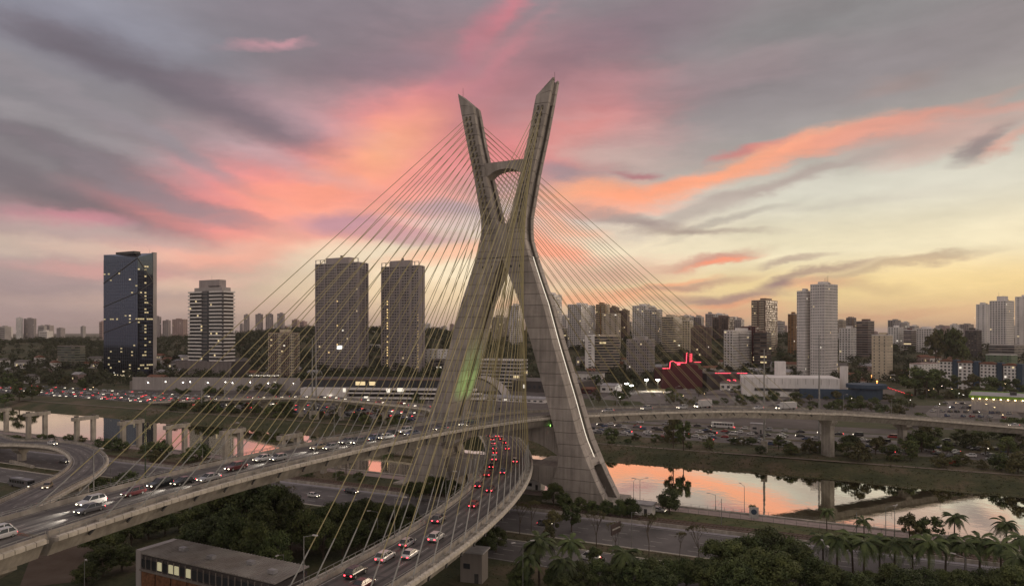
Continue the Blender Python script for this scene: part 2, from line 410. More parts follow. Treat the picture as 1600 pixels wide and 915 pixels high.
# ------------------------------------------------------------------ ground, river
def ground():
    us = list(np.concatenate([-np.geomspace(9000, 520, 16), np.arange(-500, -180, 16), np.arange(-180, 220, 8), np.arange(220, 700, 16), np.geomspace(720, 9000, 16)]))
    vs = list(np.concatenate([[-900, -420, -250, -150, -100, -60, -20, 0, 3.95, 4.7, 30, 60, 84], np.arange(85, 111, 1.3), np.arange(115, 560, 25), np.arange(560, 1300, 22), np.geomspace(1330, 16000, 26)]))
    m = MB(); n = len(us)
    for v in vs:
        for u in us: x, y = W(u, v); m.v.append((x, y, terrain(x, y)))
    for j in range(len(vs) - 1):
        for i in range(n - 1): m.f.append((j * n + i, j * n + i + 1, (j + 1) * n + i + 1, (j + 1) * n + i)); m.m.append(0)
    gm = bpy.data.materials.new('ground'); gm.use_nodes = True; t = gm.node_tree; b = t.nodes['Principled BSDF']; b.inputs['Roughness'].default_value = .95
    g = t.nodes.new('ShaderNodeNewGeometry')
    def nz(sc, d=6):
        z = t.nodes.new('ShaderNodeTexNoise'); t.links.new(g.outputs['Position'], z.inputs['Vector']); z.inputs['Scale'].default_value = sc; z.inputs['Detail'].default_value = d; z.inputs['Roughness'].default_value = .6
        return z.outputs['Fac']
    def rp(fac, st):
        r = t.nodes.new('ShaderNodeValToRGB'); t.links.new(fac, r.inputs[0]); e = r.color_ramp.elements
        for i, (p, c) in enumerate(st):
            k = e[i] if i < 2 else e.new(p); k.position = p; k.color = tuple(c) + (1,)
        return r.outputs[0]
    a = rp(nz(.05, 9), [(.38, (.045, .056, .022)), (.5, (.075, .078, .034)), (.60, (.125, .10, .062)), (.72, (.17, .13, .09))])
    c = rp(nz(.9, 5), [(.3, (.7, .7, .7)), (.7, (1.25, 1.2, 1.1))])
    x = t.nodes.new('ShaderNodeMix'); x.data_type = 'RGBA'; x.blend_type = 'MULTIPLY'; x.inputs[0].default_value = 1
    t.links.new(a, x.inputs[6]); t.links.new(c, x.inputs[7]); t.links.new(x.outputs[2], b.inputs['Base Color'])
    bp = t.nodes.new('ShaderNodeBump'); bp.inputs['Strength'].default_value = .7; bp.inputs['Distance'].default_value = .5
    t.links.new(nz(1.3, 6), bp.inputs['Height']); t.links.new(bp.outputs[0], b.inputs['Normal'])
    m.build('ground', gm, kind=STRUCT, smooth=True)
ground()
wm = bpy.data.materials.new('river_water'); wm.use_nodes = True; t = wm.node_tree; t.nodes.clear()
o_ = t.nodes.new('ShaderNodeOutputMaterial'); mx = t.nodes.new('ShaderNodeMixShader'); gl = t.nodes.new('ShaderNodeBsdfGlossy'); df = t.nodes.new('ShaderNodeBsdfDiffuse')
gl.inputs['Color'].default_value = (1, .975, .85, 1); gl.inputs['Roughness'].default_value = .02; df.inputs['Color'].default_value = (.05, .045, .03, 1)
lw = t.nodes.new('ShaderNodeFresnel'); lw.inputs['IOR'].default_value = 3.2
mx.inputs[0].default_value = .96; t.links.new(df.outputs[0], mx.inputs[1]); t.links.new(gl.outputs[0], mx.inputs[2]); t.links.new(mx.outputs[0], o_.inputs[0])
g_ = t.nodes.new('ShaderNodeNewGeometry'); z_ = t.nodes.new('ShaderNodeTexNoise'); t.links.new(g_.outputs['Position'], z_.inputs[0]); z_.inputs['Scale'].default_value = .35; z_.inputs['Detail'].default_value = 3
b_ = t.nodes.new('ShaderNodeBump'); b_.inputs['Strength'].default_value = .05; b_.inputs['Distance'].default_value = .3
t.links.new(z_.outputs['Fac'], b_.inputs['Height']); t.links.new(b_.outputs[0], gl.inputs['Normal'])
m = MB(); m.poly([W(-3000, 3.9) + (-4,), W(3000, 3.9) + (-4,), W(3000, 98) + (-4,), W(-3000, 98) + (-4,)]); m.build('river_water', wm, kind=STRUCT)

SK = .02
def WS(u, v): return W(u, v + SK * u)
def strip(name, v0, v1, u0, u1, z, mt, WF=WS, step=20, h=0.0, parent=None, kind=STRUCT):
    m = MB(); n = max(1, int((u1 - u0) / step)); uu = np.linspace(u0, u1, n + 1)
    if h <= 0:
        for i in range(n): m.poly([WF(uu[i], v0) + (z,), WF(uu[i + 1], v0) + (z,), WF(uu[i + 1], v1) + (z,), WF(uu[i], v1) + (z,)])
    else:
        for i in range(n):
            q = [WF(uu[i], v0), WF(uu[i + 1], v0), WF(uu[i + 1], v1), WF(uu[i], v1)]; m.hexa([p + (z,) for p in q], [p + (z + h,) for p in q])
    return m.build(name, mt, parent, kind=kind)
def dashes(name, vs_, u0, u1, z, WF=WS, ln=3.0, gap=8.0, wd=.15, solid=()):
    m = MB()
    for v in vs_:
        u = u0 + (v * 7.3) % 9
        while u < u1:
            m.poly([WF(u, v - wd / 2) + (z,), WF(u + ln, v - wd / 2) + (z,), WF(u + ln, v + wd / 2) + (z,), WF(u, v + wd / 2) + (z,)]); u += ln + gap
    for v in solid: m.poly([WF(u0, v - wd / 2) + (z,), WF(u1, v - wd / 2) + (z,), WF(u1, v + wd / 2) + (z,), WF(u0, v + wd / 2) + (z,)])
    return m.build(name, PAINT, kind=STRUCT)
# near bank: highway, railway, promenade
strip('highway', -44, -23.6, -520, 320, .03, ASPH)
dashes('highway_marking', [-40, -36.2, -32.4, -28.4], -430, 260, .036, solid=(-43.4, -24.4), wd=.22)
strip('local_road', -66, -50.6, -520, 320, .03, ASPH)
dashes('local_road_marking', [-54.4, -58.2, -62], -430, 260, .036, solid=(-51.2, -65.4), wd=.22)
strip('median_kerb', -50.6, -50.3, -520, 320, 0, COPING, h=.16)
strip('median_kerb', -44.3, -44, -520, 320, 0, COPING, h=.16)
strip('pavement', -23.6, -22.0, -520, 320, 0, mat('highway_edge_concrete', (.36, .34, .36), .9, .15, .4), h=.14)
wl = thing('barrier_wall', 'low pale concrete wall between the near highway and the railway', 'wall', WS(0, -22) + (0,))
w_ = strip('wall_panel', -22.0, -21.6, -520, 320, 0, DECKC, step=6, h=1.05, kind=None); w_.parent = wl; w_.matrix_parent_inverse = Matrix.Translation(-Vector(wl.location)); w_['kind'] = STUFF
strip('track_bed', -21.4, -14.0, -520, 320, .04, GRAVEL, h=.3)
rt = thing('railway_track', 'two rusty railway tracks on dark ballast beside the near highway', 'railway track', (0, 0, 0))
mr, ms = MB(), MB()
for v0 in (-19.8, -15.9):
    for off in (-.8, .8):
        for i in range(42):
            q = [WS(-520 + 20 * i, v0 + off - .06), WS(-500 + 20 * i, v0 + off - .06), WS(-500 + 20 * i, v0 + off + .06), WS(-520 + 20 * i, v0 + off + .06)]
            mr.hexa([p + (.46,) for p in q], [p + (.62,) for p in q])
    for k in range(520):
        u = -320 + k * 1.15; x, y = WS(u, v0); ms.box(x, y, .40, .28, 2.5, .16, rz=-TH)
mr.build('rail', RUST, rt, kind=STUFF); ms.build('sleeper', mat('sleeper', (.10, .07, .05), .9, .3, 2), rt, kind=STUFF)
strip('cycle_path', -2.6, 2.6, -420, 420, .05, PATH, WF=W)
strip('embankment_kerb', 3.0, 4.2, -700, 700, 0, DECKC, WF=W, h=.35)
strip('grass_verge', -13.6, -3.2, 40, 420, .02, mat('mown_grass', (.060, .080, .026), .95, .3, .3, c2=(.12, .115, .05), bump=.5), WF=W)
# far bank
strip('bank_path', 106.2, 108.6, -700, 320, .06, mat('worn_path', (.22, .18, .14), .95, .2, .3), WF=W)
strip('riverside_motorway', 137, 156, -900, 500, .04, ASPHB, WF=W)
strip('riverside_motorway', 162, 181, -900, 500, .04, ASPHB, WF=W)
strip('service_road', 187, 199, -900, 500, .04, ASPHB, WF=W)
dashes('motorway_marking', [141.7, 146.4, 151.1, 166.7, 171.4, 176.1, 193], -420, 320, .05, WF=W, solid=(137.8, 155.2, 162.8, 180.2), wd=.25)
strip('verge', 156, 162, -900, 500, 0, mat('dry_verge', (.10, .085, .05), .95, .3, .3), WF=W, h=.15)
def lot(name, pts, mt, z=.05):
    m = MB(); m.poly([p + (z,) for p in pts]); m.build(name, mt, kind=STRUCT)
PAVE = mat('pale_paving', (.20, .18, .165), .9, .25, .06)
lot('car_park', [G(1000, 612), G(1210, 616), G(1205, 600), G(1040, 597)], PAVE)
lot('car_park', [G(930, 628), G(1200, 634), G(1230, 622), G(960, 612)], PAVE)
lot('street', [G(1330, 626), G(1420, 626), G(1368, 585), G(1352, 585)], mat('street_surface', (.17, .14, .12), .9, .2, .1))
lot('forecourt', [G(1440, 650), G(1600, 655), G(1570, 626), G(1470, 626)], PAVE)
lot('football_pitch', [G(1010, 610.5), G(1052, 610.5), G(1046, 606), G(1012, 606)], mat('pitch_sand', (.42, .38, .22), .9, .2, .2), z=.1)
lot('earth_patch', [G(30, 918), G(150, 905), G(170, 850), G(60, 838)], DIRT)
lot('grass_patch', [G(1196, 619), G(1330, 624), G(1322, 606), G(1200, 603)], GRASS, .07)
lot('grass_patch', [G(1300, 666), G(1430, 672), G(1405, 652), G(1310, 649)], GRASS, .07)
lot('grass_patch', [G(905, 640), G(1010, 634), G(1000, 627), G(905, 622)], GRASS, .07)
lot('grass_patch', [G(1430, 700), G(1660, 712), G(1640, 676), G(1450, 670)], GRASS, .07)
lot('grass_patch', [G(1390, 632), G(1480, 634), G(1470, 612), G(1400, 612)], GRASS, .07)
lot('city_paving', [W(-1500, 203), W(900, 203), W(900, 420), W(-1500, 420)], mat('city_paving', (.075, .066, .06), .95, .5, .03, c2=(.15, .13, .12)), z=.02)

# ------------------------------------------------------------------ decks
class Path:
    def __init__(s, s0, s1, p0, h0, kf, zf, w):
        n = int(s1 - s0) + 1; s.s = np.linspace(s0, s1, n); k = np.array([kf(a) for a in s.s])
        h = np.concatenate([[0], np.cumsum((k[1:] + k[:-1]) / 2)]); i0 = int(round(-s0)) if s0 < 0 else 0
        h = h - h[i0] + h0; c, q = np.cos(h), np.sin(h)
        x = np.concatenate([[0], np.cumsum((c[1:] + c[:-1]) / 2)]); y = np.concatenate([[0], np.cumsum((q[1:] + q[:-1]) / 2)])
        s.x = x - x[i0] + p0[0]; s.y = y - y[i0] + p0[1]; s.h = h; s.z = np.array([zf(a) for a in s.s]); s.w = w
        s.z = np.convolve(np.pad(s.z, 8, mode='edge'), np.ones(17) / 17, 'valid')
    def at(s, a, off=0.0, dz=0.0):
        """off > 0 is right of the direction of travel of s"""
        h = float(np.interp(a, s.s, s.h))
        return (float(np.interp(a, s.s, s.x)) + math.sin(h) * off, float(np.interp(a, s.s, s.y)) - math.cos(h) * off, float(np.interp(a, s.s, s.z)) + dz)
    def head(s, a): return float(np.interp(a, s.s, s.h))
    def sweep(s, mb, a0, a1, prof, step=4.0, mi=0, cap=True):
        n = max(1, int(round((a1 - a0) / step))); mb.loft([[s.at(a, o, z) for o, z in prof] for a in np.linspace(a0, a1, n + 1)], mi, cap)
    def find(s, px, py, dz=.4, a0=None, a1=None):
        best = None
        for i in range(0, len(s.s)):
            if a0 is not None and not (a0 <= s.s[i] <= a1): continue
            z = s.z[i] + dz
            if z >= CAMZ: continue
            X, Y = G(px, py, z); d = math.hypot(X - s.x[i], Y - s.y[i])
            if best is None or d < best[0]: best = (d, i, X, Y)
        d, i, X, Y = best; h = s.h[i]; off = (X - s.x[i]) * math.sin(h) - (Y - s.y[i]) * math.cos(h)
        return float(s.s[i]), off
KN = [-160, -110, -70, -35, 0, 35, 70, 105, 150, 200, 260]
KA = [-.00379, -.00334, -.00261, -.00309, -.00387, -.00342, -.00302, -.00268, -.00206, -.00158, -.00165]
ZA = [23.2, 25.29, 26.14, 26.65, 26.6, 25.3, 24.0, 22.6, 19.56, 15.33, 9.55]
A = Path(-230, 420, (3.32, 225.8), .75569, lambda a: float(np.interp(a, KN, KA)), lambda a: float(np.interp(a, [-230] + KN + [330, 420], [19.5] + ZA + [6.5, 5.5])), 18.6)
def kb(a):
    if a < 42: return .00306 if a < 0 else .00205
    return float(np.interp(a, [42, 60, 85, 105, 176, 195, 420], [.00205, .003, .004, .0085, .0085, .0, .0]))
def zb(a):
    if a < 0: return 11.445 - .0318 * a - .00007 * a * a
    return float(np.interp(a, [0, 20, 41, 62, 90, 150, 230, 270, 330, 420], [11.44, 10.7, 9.9, 9.3, 9.5, 11.5, 13, 12, 8, 1.2]))
B = Path(-165, 420, (-1.21, 234.8), 1.5853, kb, zb, 16.0)

BR = thing('cable_stayed_bridge', 'large concrete X shaped cable stayed bridge with two curved road decks', 'bridge', (CX, CY, 0))
BRI = Matrix.Translation(-Vector((CX, CY, 0)))
def bpart(mb, name, mats, parent=None, **k):
    """a part of the bridge given in world coordinates"""
    o = mb.build(name, mats, None, **k); o.parent = parent or BR
    if parent is None: o.matrix_parent_inverse = BRI
    return o
CELLZ = list(np.arange(0, 138, 3.72)) + [138.5]
HOz = [0, 8, 20, 32, 50, 64, 72, 80, 86, 92, 108, 120, 130, 138.5]; HOu = [38.2, 34, 28.7, 25.2, 19.5, 15.5, 12.6, 9.9, 8.2, 8.0, 11.2, 14.2, 16.4, 18.2]
HIz = [0, 8, 14, 20, 32, 50, 64, 72, 79.5]; HIu = [17, 20.5, 22.3, 21.2, 17.6, 11.9, 7.2, 3.6, 0]
HUz = [88, 92, 100, 108, 120, 133, 138.5]; HUu = [0, 2.6, 4.6, 6.6, 9.5, 12.0, 12.6]
def HO(z): return float(np.interp(z, HOz, HOu))
def HI(z): return float(np.interp(z, HIz, HIu)) if z < 84 else float(np.interp(z, HUz, HUu))
def DP(z): return float(np.interp(z, [0, 20, 60, 90, 138], [15, 14.5, 11, 8, 5.5]))
U0 = .8
def sect(z, side, ins=0.0, low=False):
    """horizontal section of one leg: outer and inner faces carry a long recess"""
    o, i, d = HO(z) - ins, HI(z) + (ins if HI(z) > .3 else 0), DP(z) / 2 - ins
    g = 3.0 if low else .9; w = d * (.52 if low else .42); gi = .8 if HI(z) > 1.2 else 0.02
    g = min(g, (o - i) * .4)
    p = [(o, -d), (o, -w), (o - g, -w), (o - g, w), (o, w), (o, d), (i, d), (i, w), (i + gi, w), (i + gi, -w), (i, -w), (i, -d)]
    return [W(U0 + side * a, b) + (z,) for a, b in (p if side > 0 else p[::-1])]
LIFT = MB()
def leg(side, z0, z1, name, label):
    core = MB(); zs = [z for z in CELLZ if z0 < z < z1]; zz = [z0] + zs + [z1]
    core.loft([sect(z, side, .22, z < 13) for z in zz if z < 133 or name != 'upper_arm'])
    par = bpart(core, name, CONCD, label=label)
    for a, b in zip(zz[:-1], zz[1:]):
        if b - a < .4: continue
        m = MB(); lo, hi = a + .075, b - .075
        if name == 'upper_arm' and b > 133:       # slanted tip: outer side highest
            r0 = sect(lo, side); r1 = sect(hi, side)
            def cut(p):
                u, v = UV(p[0], p[1]); u = abs(u - U0); return (p[0], p[1], min(p[2], 133.0 + (u - 12.0) * .9))
            m.loft([[cut(p) for p in r0], [cut(p) for p in r1]])
        else: m.loft([sect(lo, side, 0, lo < 12.6), sect(hi, side, 0, hi < 12.6)] if not (lo < 12.6 <= hi) else [sect(lo, side, 0, False), sect(hi, side, 0, False)])
        m.build('concrete_lift', CONC, par).matrix_parent_inverse = Matrix.Identity(4)
    return par
legR = leg(1, 0, 79.5, 'lower_leg', None); legL = leg(-1, 0, 79.5, 'lower_leg', None)
wst = None
core = MB(); zz = [79.6] + [z for z in CELLZ if 79.6 < z < 88] + [88]
def wsect(z, ins=0.0):
    o, d = HO(z) - ins, DP(z) / 2 - ins; w = d * .42; g = .9
    p = [(o, -d), (o, -w), (o - g, -w), (o - g, w), (o, w), (o, d), (-o, d), (-o, w), (-o + g, w), (-o + g, -w), (-o, -w), (-o, -d)]
    return [W(U0 + a, b) + (z,) for a, b in p]
core.loft([wsect(z, .22) for z in zz]); wst = bpart(core, 'waist', CONCD)
for a, b in zip(zz[:-1], zz[1:]): MB().loft([wsect(a + .075), wsect(b - .075)]).build('concrete_lift', CONC, wst)
for sg in (-1, 1):
    pl_ = MB()                                   # raised square panel where the legs cross
    d = DP(84) / 2; q = [W(U0 - 2.2, sg * (d - .1)), W(U0 + 2.2, sg * (d - .1)), W(U0 + 2.2, sg * (d + .35)), W(U0 - 2.2, sg * (d + .35))]
    if sg < 0: q = [q[3], q[2], q[1], q[0]]
    pl_.hexa([p + (79.8,) for p in q], [p + (91,) for p in q])
    pl_.build('crossing_panel', CONC, wst)
armR = leg(1, 88, 138.4, 'upper_arm', None); armL = leg(-1, 88, 138.4, 'upper_arm', None)
def arch_beam(z_top, z_mid, z_end, d, ends, name, seg=12):
    m = MB()
    for i in range(seg):
        t0, t1 = i / seg, (i + 1) / seg; rr_ = []
        for t in (t0 + .001, t1 - .001):
            u = ends[0] + (ends[1] - ends[0]) * t; k = abs(2 * t - 1); zb_ = z_mid - (z_mid - z_end) * (k ** 2.6)
            rr_.append([W(u, -d) + (zb_,), W(u, d) + (zb_,), W(u, d) + (z_top,), W(u, -d) + (z_top,)])
        m.loft(rr_)
    return bpart(m, name, CONC)
arch_beam(112.6, 110.0, 106.3, 2.6, (U0 - 8, U0 + 8), 'upper_cross_beam', 10)
beamA = arch_beam(23.4, 19.5, 13.0, 4.2, (U0 - 22, U0 + 22), 'deck_cross_beam', 16)
beamB = arch_beam(10.6, 6.8, 1.0, 4.8, (U0 - 22, U0 + 22), 'deck_cross_beam', 16)
m = MB(); q = [W(10, 4.8), W(24, 4.8), W(24, 17), W(10, 17)]; m.hexa([p + (8.6,) for p in q], [p + (9.9,) for p in q]); bpart(m, 'service_platform', DECKC)
for sg in (-1, 1):
    m = MB(); u = U0 + sg * 29; q = [W(u - 12, -9.5), W(u + 12, -9.5), W(u + 12, 9.5), W(u - 12, 9.5)]; m.hexa([p + (-6,) for p in q], [p + (.6,) for p in q])
    bpart(m, 'foundation_block', DECKC)
# light strip in the outer recess of the nearer leg, square hatches on both legs
m = MB(); zz = np.linspace(13.5, 80, 26)
def lsp(z, a, b): o = HO(z) - .55; w = -DP(z) / 2 * .26; o -= .3; return [W(U0 + o + .0, -w + a) + (z,), W(U0 + o + .2, -w + a) + (z,), W(U0 + o + .2, -w + b) + (z,), W(U0 + o, -w + b) + (z,)]
m.loft([lsp(z, .0, .13) for z in zz]); m.build('light_strip', LED, legR)
for lg, sg in ((legR, 1), (legL, -1)):
    for k in (0, 1):
        z = 76.5; u = U0 + sg * (3.6 + 3.4 * k); d = DP(z) / 2; m = MB()
        q = [W(u - .35, -d - .04), W(u + .35, -d - .04), W(u + .35, -d + .3), W(u - .35, -d + .3)]; m.hexa([p + (z - .4,) for p in q], [p + (z + .4,) for p in q]); m.build('hatch', DSTEEL, lg)
# doorway lintel and sloping sill in the foot of the nearer leg
m = MB()
for (za, zb_, gg) in ((12.2, 13.6, .1),):
    w = DP(13) / 2 * .55; o = HO(za)
    q = [W(U0 + o - 3.2, -w), W(U0 + o - .1, -w), W(U0 + o - .1, w), W(U0 + o - 3.2, w)]; o2 = HO(zb_)
    q2 = [W(U0 + o2 - 3.2, -w), W(U0 + o2 - .1, -w), W(U0 + o2 - .1, w), W(U0 + o2 - 3.2, w)]
    m.hexa([p + (za,) for p in q], [p + (zb_,) for p in q2])
m.build('door_lintel', CONC, legR)

def deck(P_, a0, a1, full=True, parent=None, w=None, depth=2.9, segs=True):
    """one road deck: box girder, asphalt, kerb walls, railings, edge beams with joints"""
    w = w or P_.w; h = w / 2; par = parent
    g = MB(); le = 1.9 if full else .4
    P_.sweep(g, a0, a1, [(-h, 0), (-h, -.45), (-h + 1.0, -.75), (-h + 2.3, -depth), (h - 2.3, -depth), (h - 1.0, -.75), (h, -.45), (h, 0)][::-1])
    gd = bpart(g, 'road_deck', DECKC, par) if par is None else g.build('road_deck', DECKC, par)
    n = int((a1 - a0) / 4); aa = np.linspace(a0, a1, n + 1)
    rd = MB(); hb = h - le - .45
    for p, q in zip(aa[:-1], aa[1:]): rd.poly([P_.at(p, hb, .03), P_.at(q, hb, .03), P_.at(q, -hb, .03), P_.at(p, -hb, .03)])
    rd.build('road_surface', ASPHB, gd)
    wr, nl_ = MB(), (3 if hb > 5.4 else 2); lw_ = (2 * hb - 1) / nl_
    for li in range(nl_):
        for dx in (-.8, .8):
            o_ = -hb + .5 + lw_ * (li + .5) + dx
            for p, q in zip(aa[:-1], aa[1:]): wr.poly([P_.at(p, o_ + .38, .033), P_.at(q, o_ + .38, .033), P_.at(q, o_ - .38, .033), P_.at(p, o_ - .38, .033)])
    wr.build('wheel_track', mat('tyre_worn_asphalt', (.085, .078, .074), .7, .35, .3), gd, kind=STUFF)
    ej = MB(); a = a0 + 9
    while a < a1 - 1: ej.poly([P_.at(a, hb, .038), P_.at(a + .35, hb, .038), P_.at(a + .35, -hb, .038), P_.at(a, -hb, .038)]); a += 31
    if ej.v: ej.build('expansion_joint', DSTEEL, gd, kind=STUFF)
    mk = MB()
    for off in (-hb + .5, hb - .5):
        for p, q in zip(aa[:-1], aa[1:]): mk.poly([P_.at(p, off + .09, .036), P_.at(q, off + .09, .036), P_.at(q, off - .09, .036), P_.at(p, off - .09, .036)])
    nl = 3 if hb > 5.4 else 2
    for li in range(1, nl):
        off = -hb + .5 + (2 * hb - 1) * li / nl; a = a0
        while a < a1 - 3: mk.poly([P_.at(a, off + .08, .036), P_.at(a + 3, off + .08, .036), P_.at(a + 3, off - .08, .036), P_.at(a, off - .08, .036)]); a += 9
    mk.build('lane_marking', PAINT, gd, kind=STUFF)
    for sg in (-1, 1):
        b = MB(); o1, o2 = sg * (h - le - .4), sg * (h - le)
        o1, o2 = min(o1, o2), max(o1, o2)
        P_.sweep(b, a0, a1, [(o1, 0), (o2, 0), (o2 - .08, .85), (o1 + .08, .85)])
        b.build('kerb_wall', DECKC, gd)
        r = MB(); P_.sweep(r, a0, a1, [((o1 + o2) / 2 - .05, 1.15), ((o1 + o2) / 2 + .05, 1.15), ((o1 + o2) / 2 + .05, 1.25), ((o1 + o2) / 2 - .05, 1.25)])
        if full: P_.sweep(r, a0, a1, [(sg * (h - .35) - .04, 1.0), (sg * (h - .35) + .04, 1.0), (sg * (h - .35) + .04, 1.08), (sg * (h - .35) - .04, 1.08)])
        a = a0 + .5
        while a < a1:
            x, y, z = P_.at(a, (o1 + o2) / 2, 1.0); r.box(x, y, z, .09, .09, .4, rz=P_.head(a))
            if full: x, y, z = P_.at(a, sg * (h - .35), .55); r.box(x, y, z, .08, .08, 1.0, rz=P_.head(a))
            a += 2.2
        r.build('railing', STEEL, gd, kind=STUFF)
        c = MB(); a = a0
        while a < a1 - 1:                                # edge beam cast in short lengths
            e = min(a + 1.6, a1); i1, i2 = sorted((sg * (h - .5), sg * (h + .12)))
            P_.sweep(c, a + .06, e - .06, [(i1, -.02), (i2, -.02), (i2, .30), (i1, .30)] if False else [(sg * (h - .5), 0), (sg * (h + .12), -.42), (sg * (h + .12), .22), (sg * (h - .5), .32)][::sg], step=9)
            a += 1.6
        c.build('edge_beam', COPING, gd, kind=STUFF)
    return gd
dA = deck(A, -146, 152); dB = deck(B, -165, 150)
# ------------------------------------------------------------------ stay cables: 144, in pairs
def cable(arm, P_, s_, off, zt, du, face, gd):
    uc = U0 + arm * ((HO(zt) + HI(zt)) / 2 + du); d = DP(zt) / 2
    p = Vector(W(uc, face * (d + .05)) + (zt,)); q = Vector(P_.at(s_, off, .1)); dr = (p - q).normalized()
    k = q + dr * 7.0
    m = MB(); m.tube(k - dr * .4, p, .09, .09, 5)
    o = bpart(m, 'stay_cable', YEL)
    s2 = MB(); s2.tube(q, k, .12, .12, 6); s2.tube(k, k + dr * 1.0, .12, .08, 6)
    s2.build('cable_sleeve', SLEEVE, o)
    m2 = MB(); h = P_.head(s_); x, y, z = q; m2.box(x, y, z + .15, 1.3, .9, .55, rz=h); m2.build('anchor_block', DECKC, o)
    m3 = MB(); m3.tube(q - dr * .9, q - dr * 2.6, .22, .22, 6); m3.build('anchor_cap', DSTEEL, o)
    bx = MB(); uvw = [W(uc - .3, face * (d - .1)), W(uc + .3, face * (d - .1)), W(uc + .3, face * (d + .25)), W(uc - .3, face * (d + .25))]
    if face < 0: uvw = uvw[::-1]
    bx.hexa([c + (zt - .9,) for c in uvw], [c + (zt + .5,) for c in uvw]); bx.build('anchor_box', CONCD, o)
for arm, P_, gd in ((-1, A, dA), (1, B, dB)):
    for half in (-1, 1):
        for i in range(18):
            s_ = half * (21.5 + i * 6.85); zt = 92 + i * (129.0 - 92) / 17
            for sg in (-1, 1):
                du = .75 * (1 if sg * half * arm < 0 else -1) if False else .75 * sg * (1 if half < 0 else 1) * arm
                cable(arm, P_, s_, sg * (P_.w / 2 - 1.0), zt, du, half, gd)
# little mast on each arm tip
for sg, lg in ((1, armR), (-1, armL)):
    m = MB(); x, y = W(U0 + sg * 17.6, 0); m.tube((x, y, 137), (x, y, 141), .07, .05, 5); m.build('lightning_rod', DSTEEL, lg)
# green floodlight aimed at the far leg
fl = thing('floodlight', 'small green floodlight on the deck beam between the bridge legs', 'floodlight', W(19.0, -4) + (23.4,))
m = MB(); m.box(0, 0, .5, .9, .5, .6, rz=.3); m.box(0, 0, .1, .25, .25, .4); m.build('housing', DSTEEL, fl)
m = MB(); m.box(-.46, -.1, .5, .05, .5, .5, rz=.3); m.build('lens', mat('green_lens', (.35, 1, .15), emit=4), fl)
fl = thing('floodlight', 'green floodlight on the upper deck edge aimed at the far leg', 'floodlight', W(-3.2, 2) + (27.2,))
m = MB(); m.box(0, 0, .5, .5, .9, .6, rz=.3); m.box(0, 0, .1, .25, .25, .4); m.build('housing', DSTEEL, fl)
spl = bpy.data.lights.new('green_beam', 'SPOT'); spl.energy = 6500; spl.color = (.50, 1.0, .22); spl.spot_size = R(80); spl.spot_blend = 1.0; spl.shadow_soft_size = .6
sp = bpy.data.objects.new('green_beam', spl); COL.objects.link(sp)
p0 = Vector(W(-12.0, -1.5) + (27.5,)); p0 = Vector(W(-3.9, 2) + (27.8,)); tgt = Vector(W(-16.5, 0) + (40,)); sp.location = p0
sp.rotation_euler = (p0 - tgt).to_track_quat('Z', 'Y').to_euler(); sp.parent = fl; sp.matrix_parent_inverse = Matrix.Translation(-Vector(fl.location))

# ------------------------------------------------------------------ approach viaducts and ramps
def pier(m, x, y, ztop, w=3.0, d=2.2, rz=0.0, cap=None):
    m.box(x, y, (ztop - 2.2) / 2 - 3, w, d, ztop - 2.2 + 6, rz=rz)
    c = cap or w * 2.4; k = MB()
    cc, n = math.cos(rz), math.sin(rz)
    def r(a, b, z): return (x + a * cc - b * n, y + a * n + b * cc, z)
    m.hexa([r(-w / 2, -d / 2, ztop - 2.6), r(w / 2, -d / 2, ztop - 2.6), r(w / 2, d / 2, ztop - 2.6), r(-w / 2, d / 2, ztop - 2.6)],
           [r(-c / 2, -d * .7, ztop - .8), r(c / 2, -d * .7, ztop - .8), r(c / 2, d * .7, ztop - .8), r(-c / 2, d * .7, ztop - .8)])
    m.box(x, y, ztop - .4, c, d * 1.4, .8, rz=rz)
def viaduct(P_, a0, a1, w, label, piers, name='approach_viaduct', depth=2.2, pw=3.0):
    x, y, z = P_.at((a0 + a1) / 2); t = thing(name, label, 'viaduct', (0, 0, 0))
    deck(P_, a0, a1, False, t, w, depth)
    for a in piers:
        m = MB(); x, y, z = P_.at(a); pier(m, x, y, z - depth, 5.6 if a == 156 else pw, 2.2, P_.head(a) + math.pi / 2, w * .62); m.build('pier', DECKC, t)
    return t
viaduct(A, 153, 420, 13.5, 'long grey concrete viaduct leaving the bridge on the right beyond the river', [156, 196, 257, 318, 380], pw=3.4, depth=3.0)
viaduct(A, -229, -147, 17.5, 'broad concrete approach at the lower left corner under the white cars', [-151, -190], pw=4, depth=3.0)
viaduct(B, 151, 420, 12, 'elevated ramp beyond the river in front of the shopping centre', [160, 195, 230, 265, 300], pw=2.6)
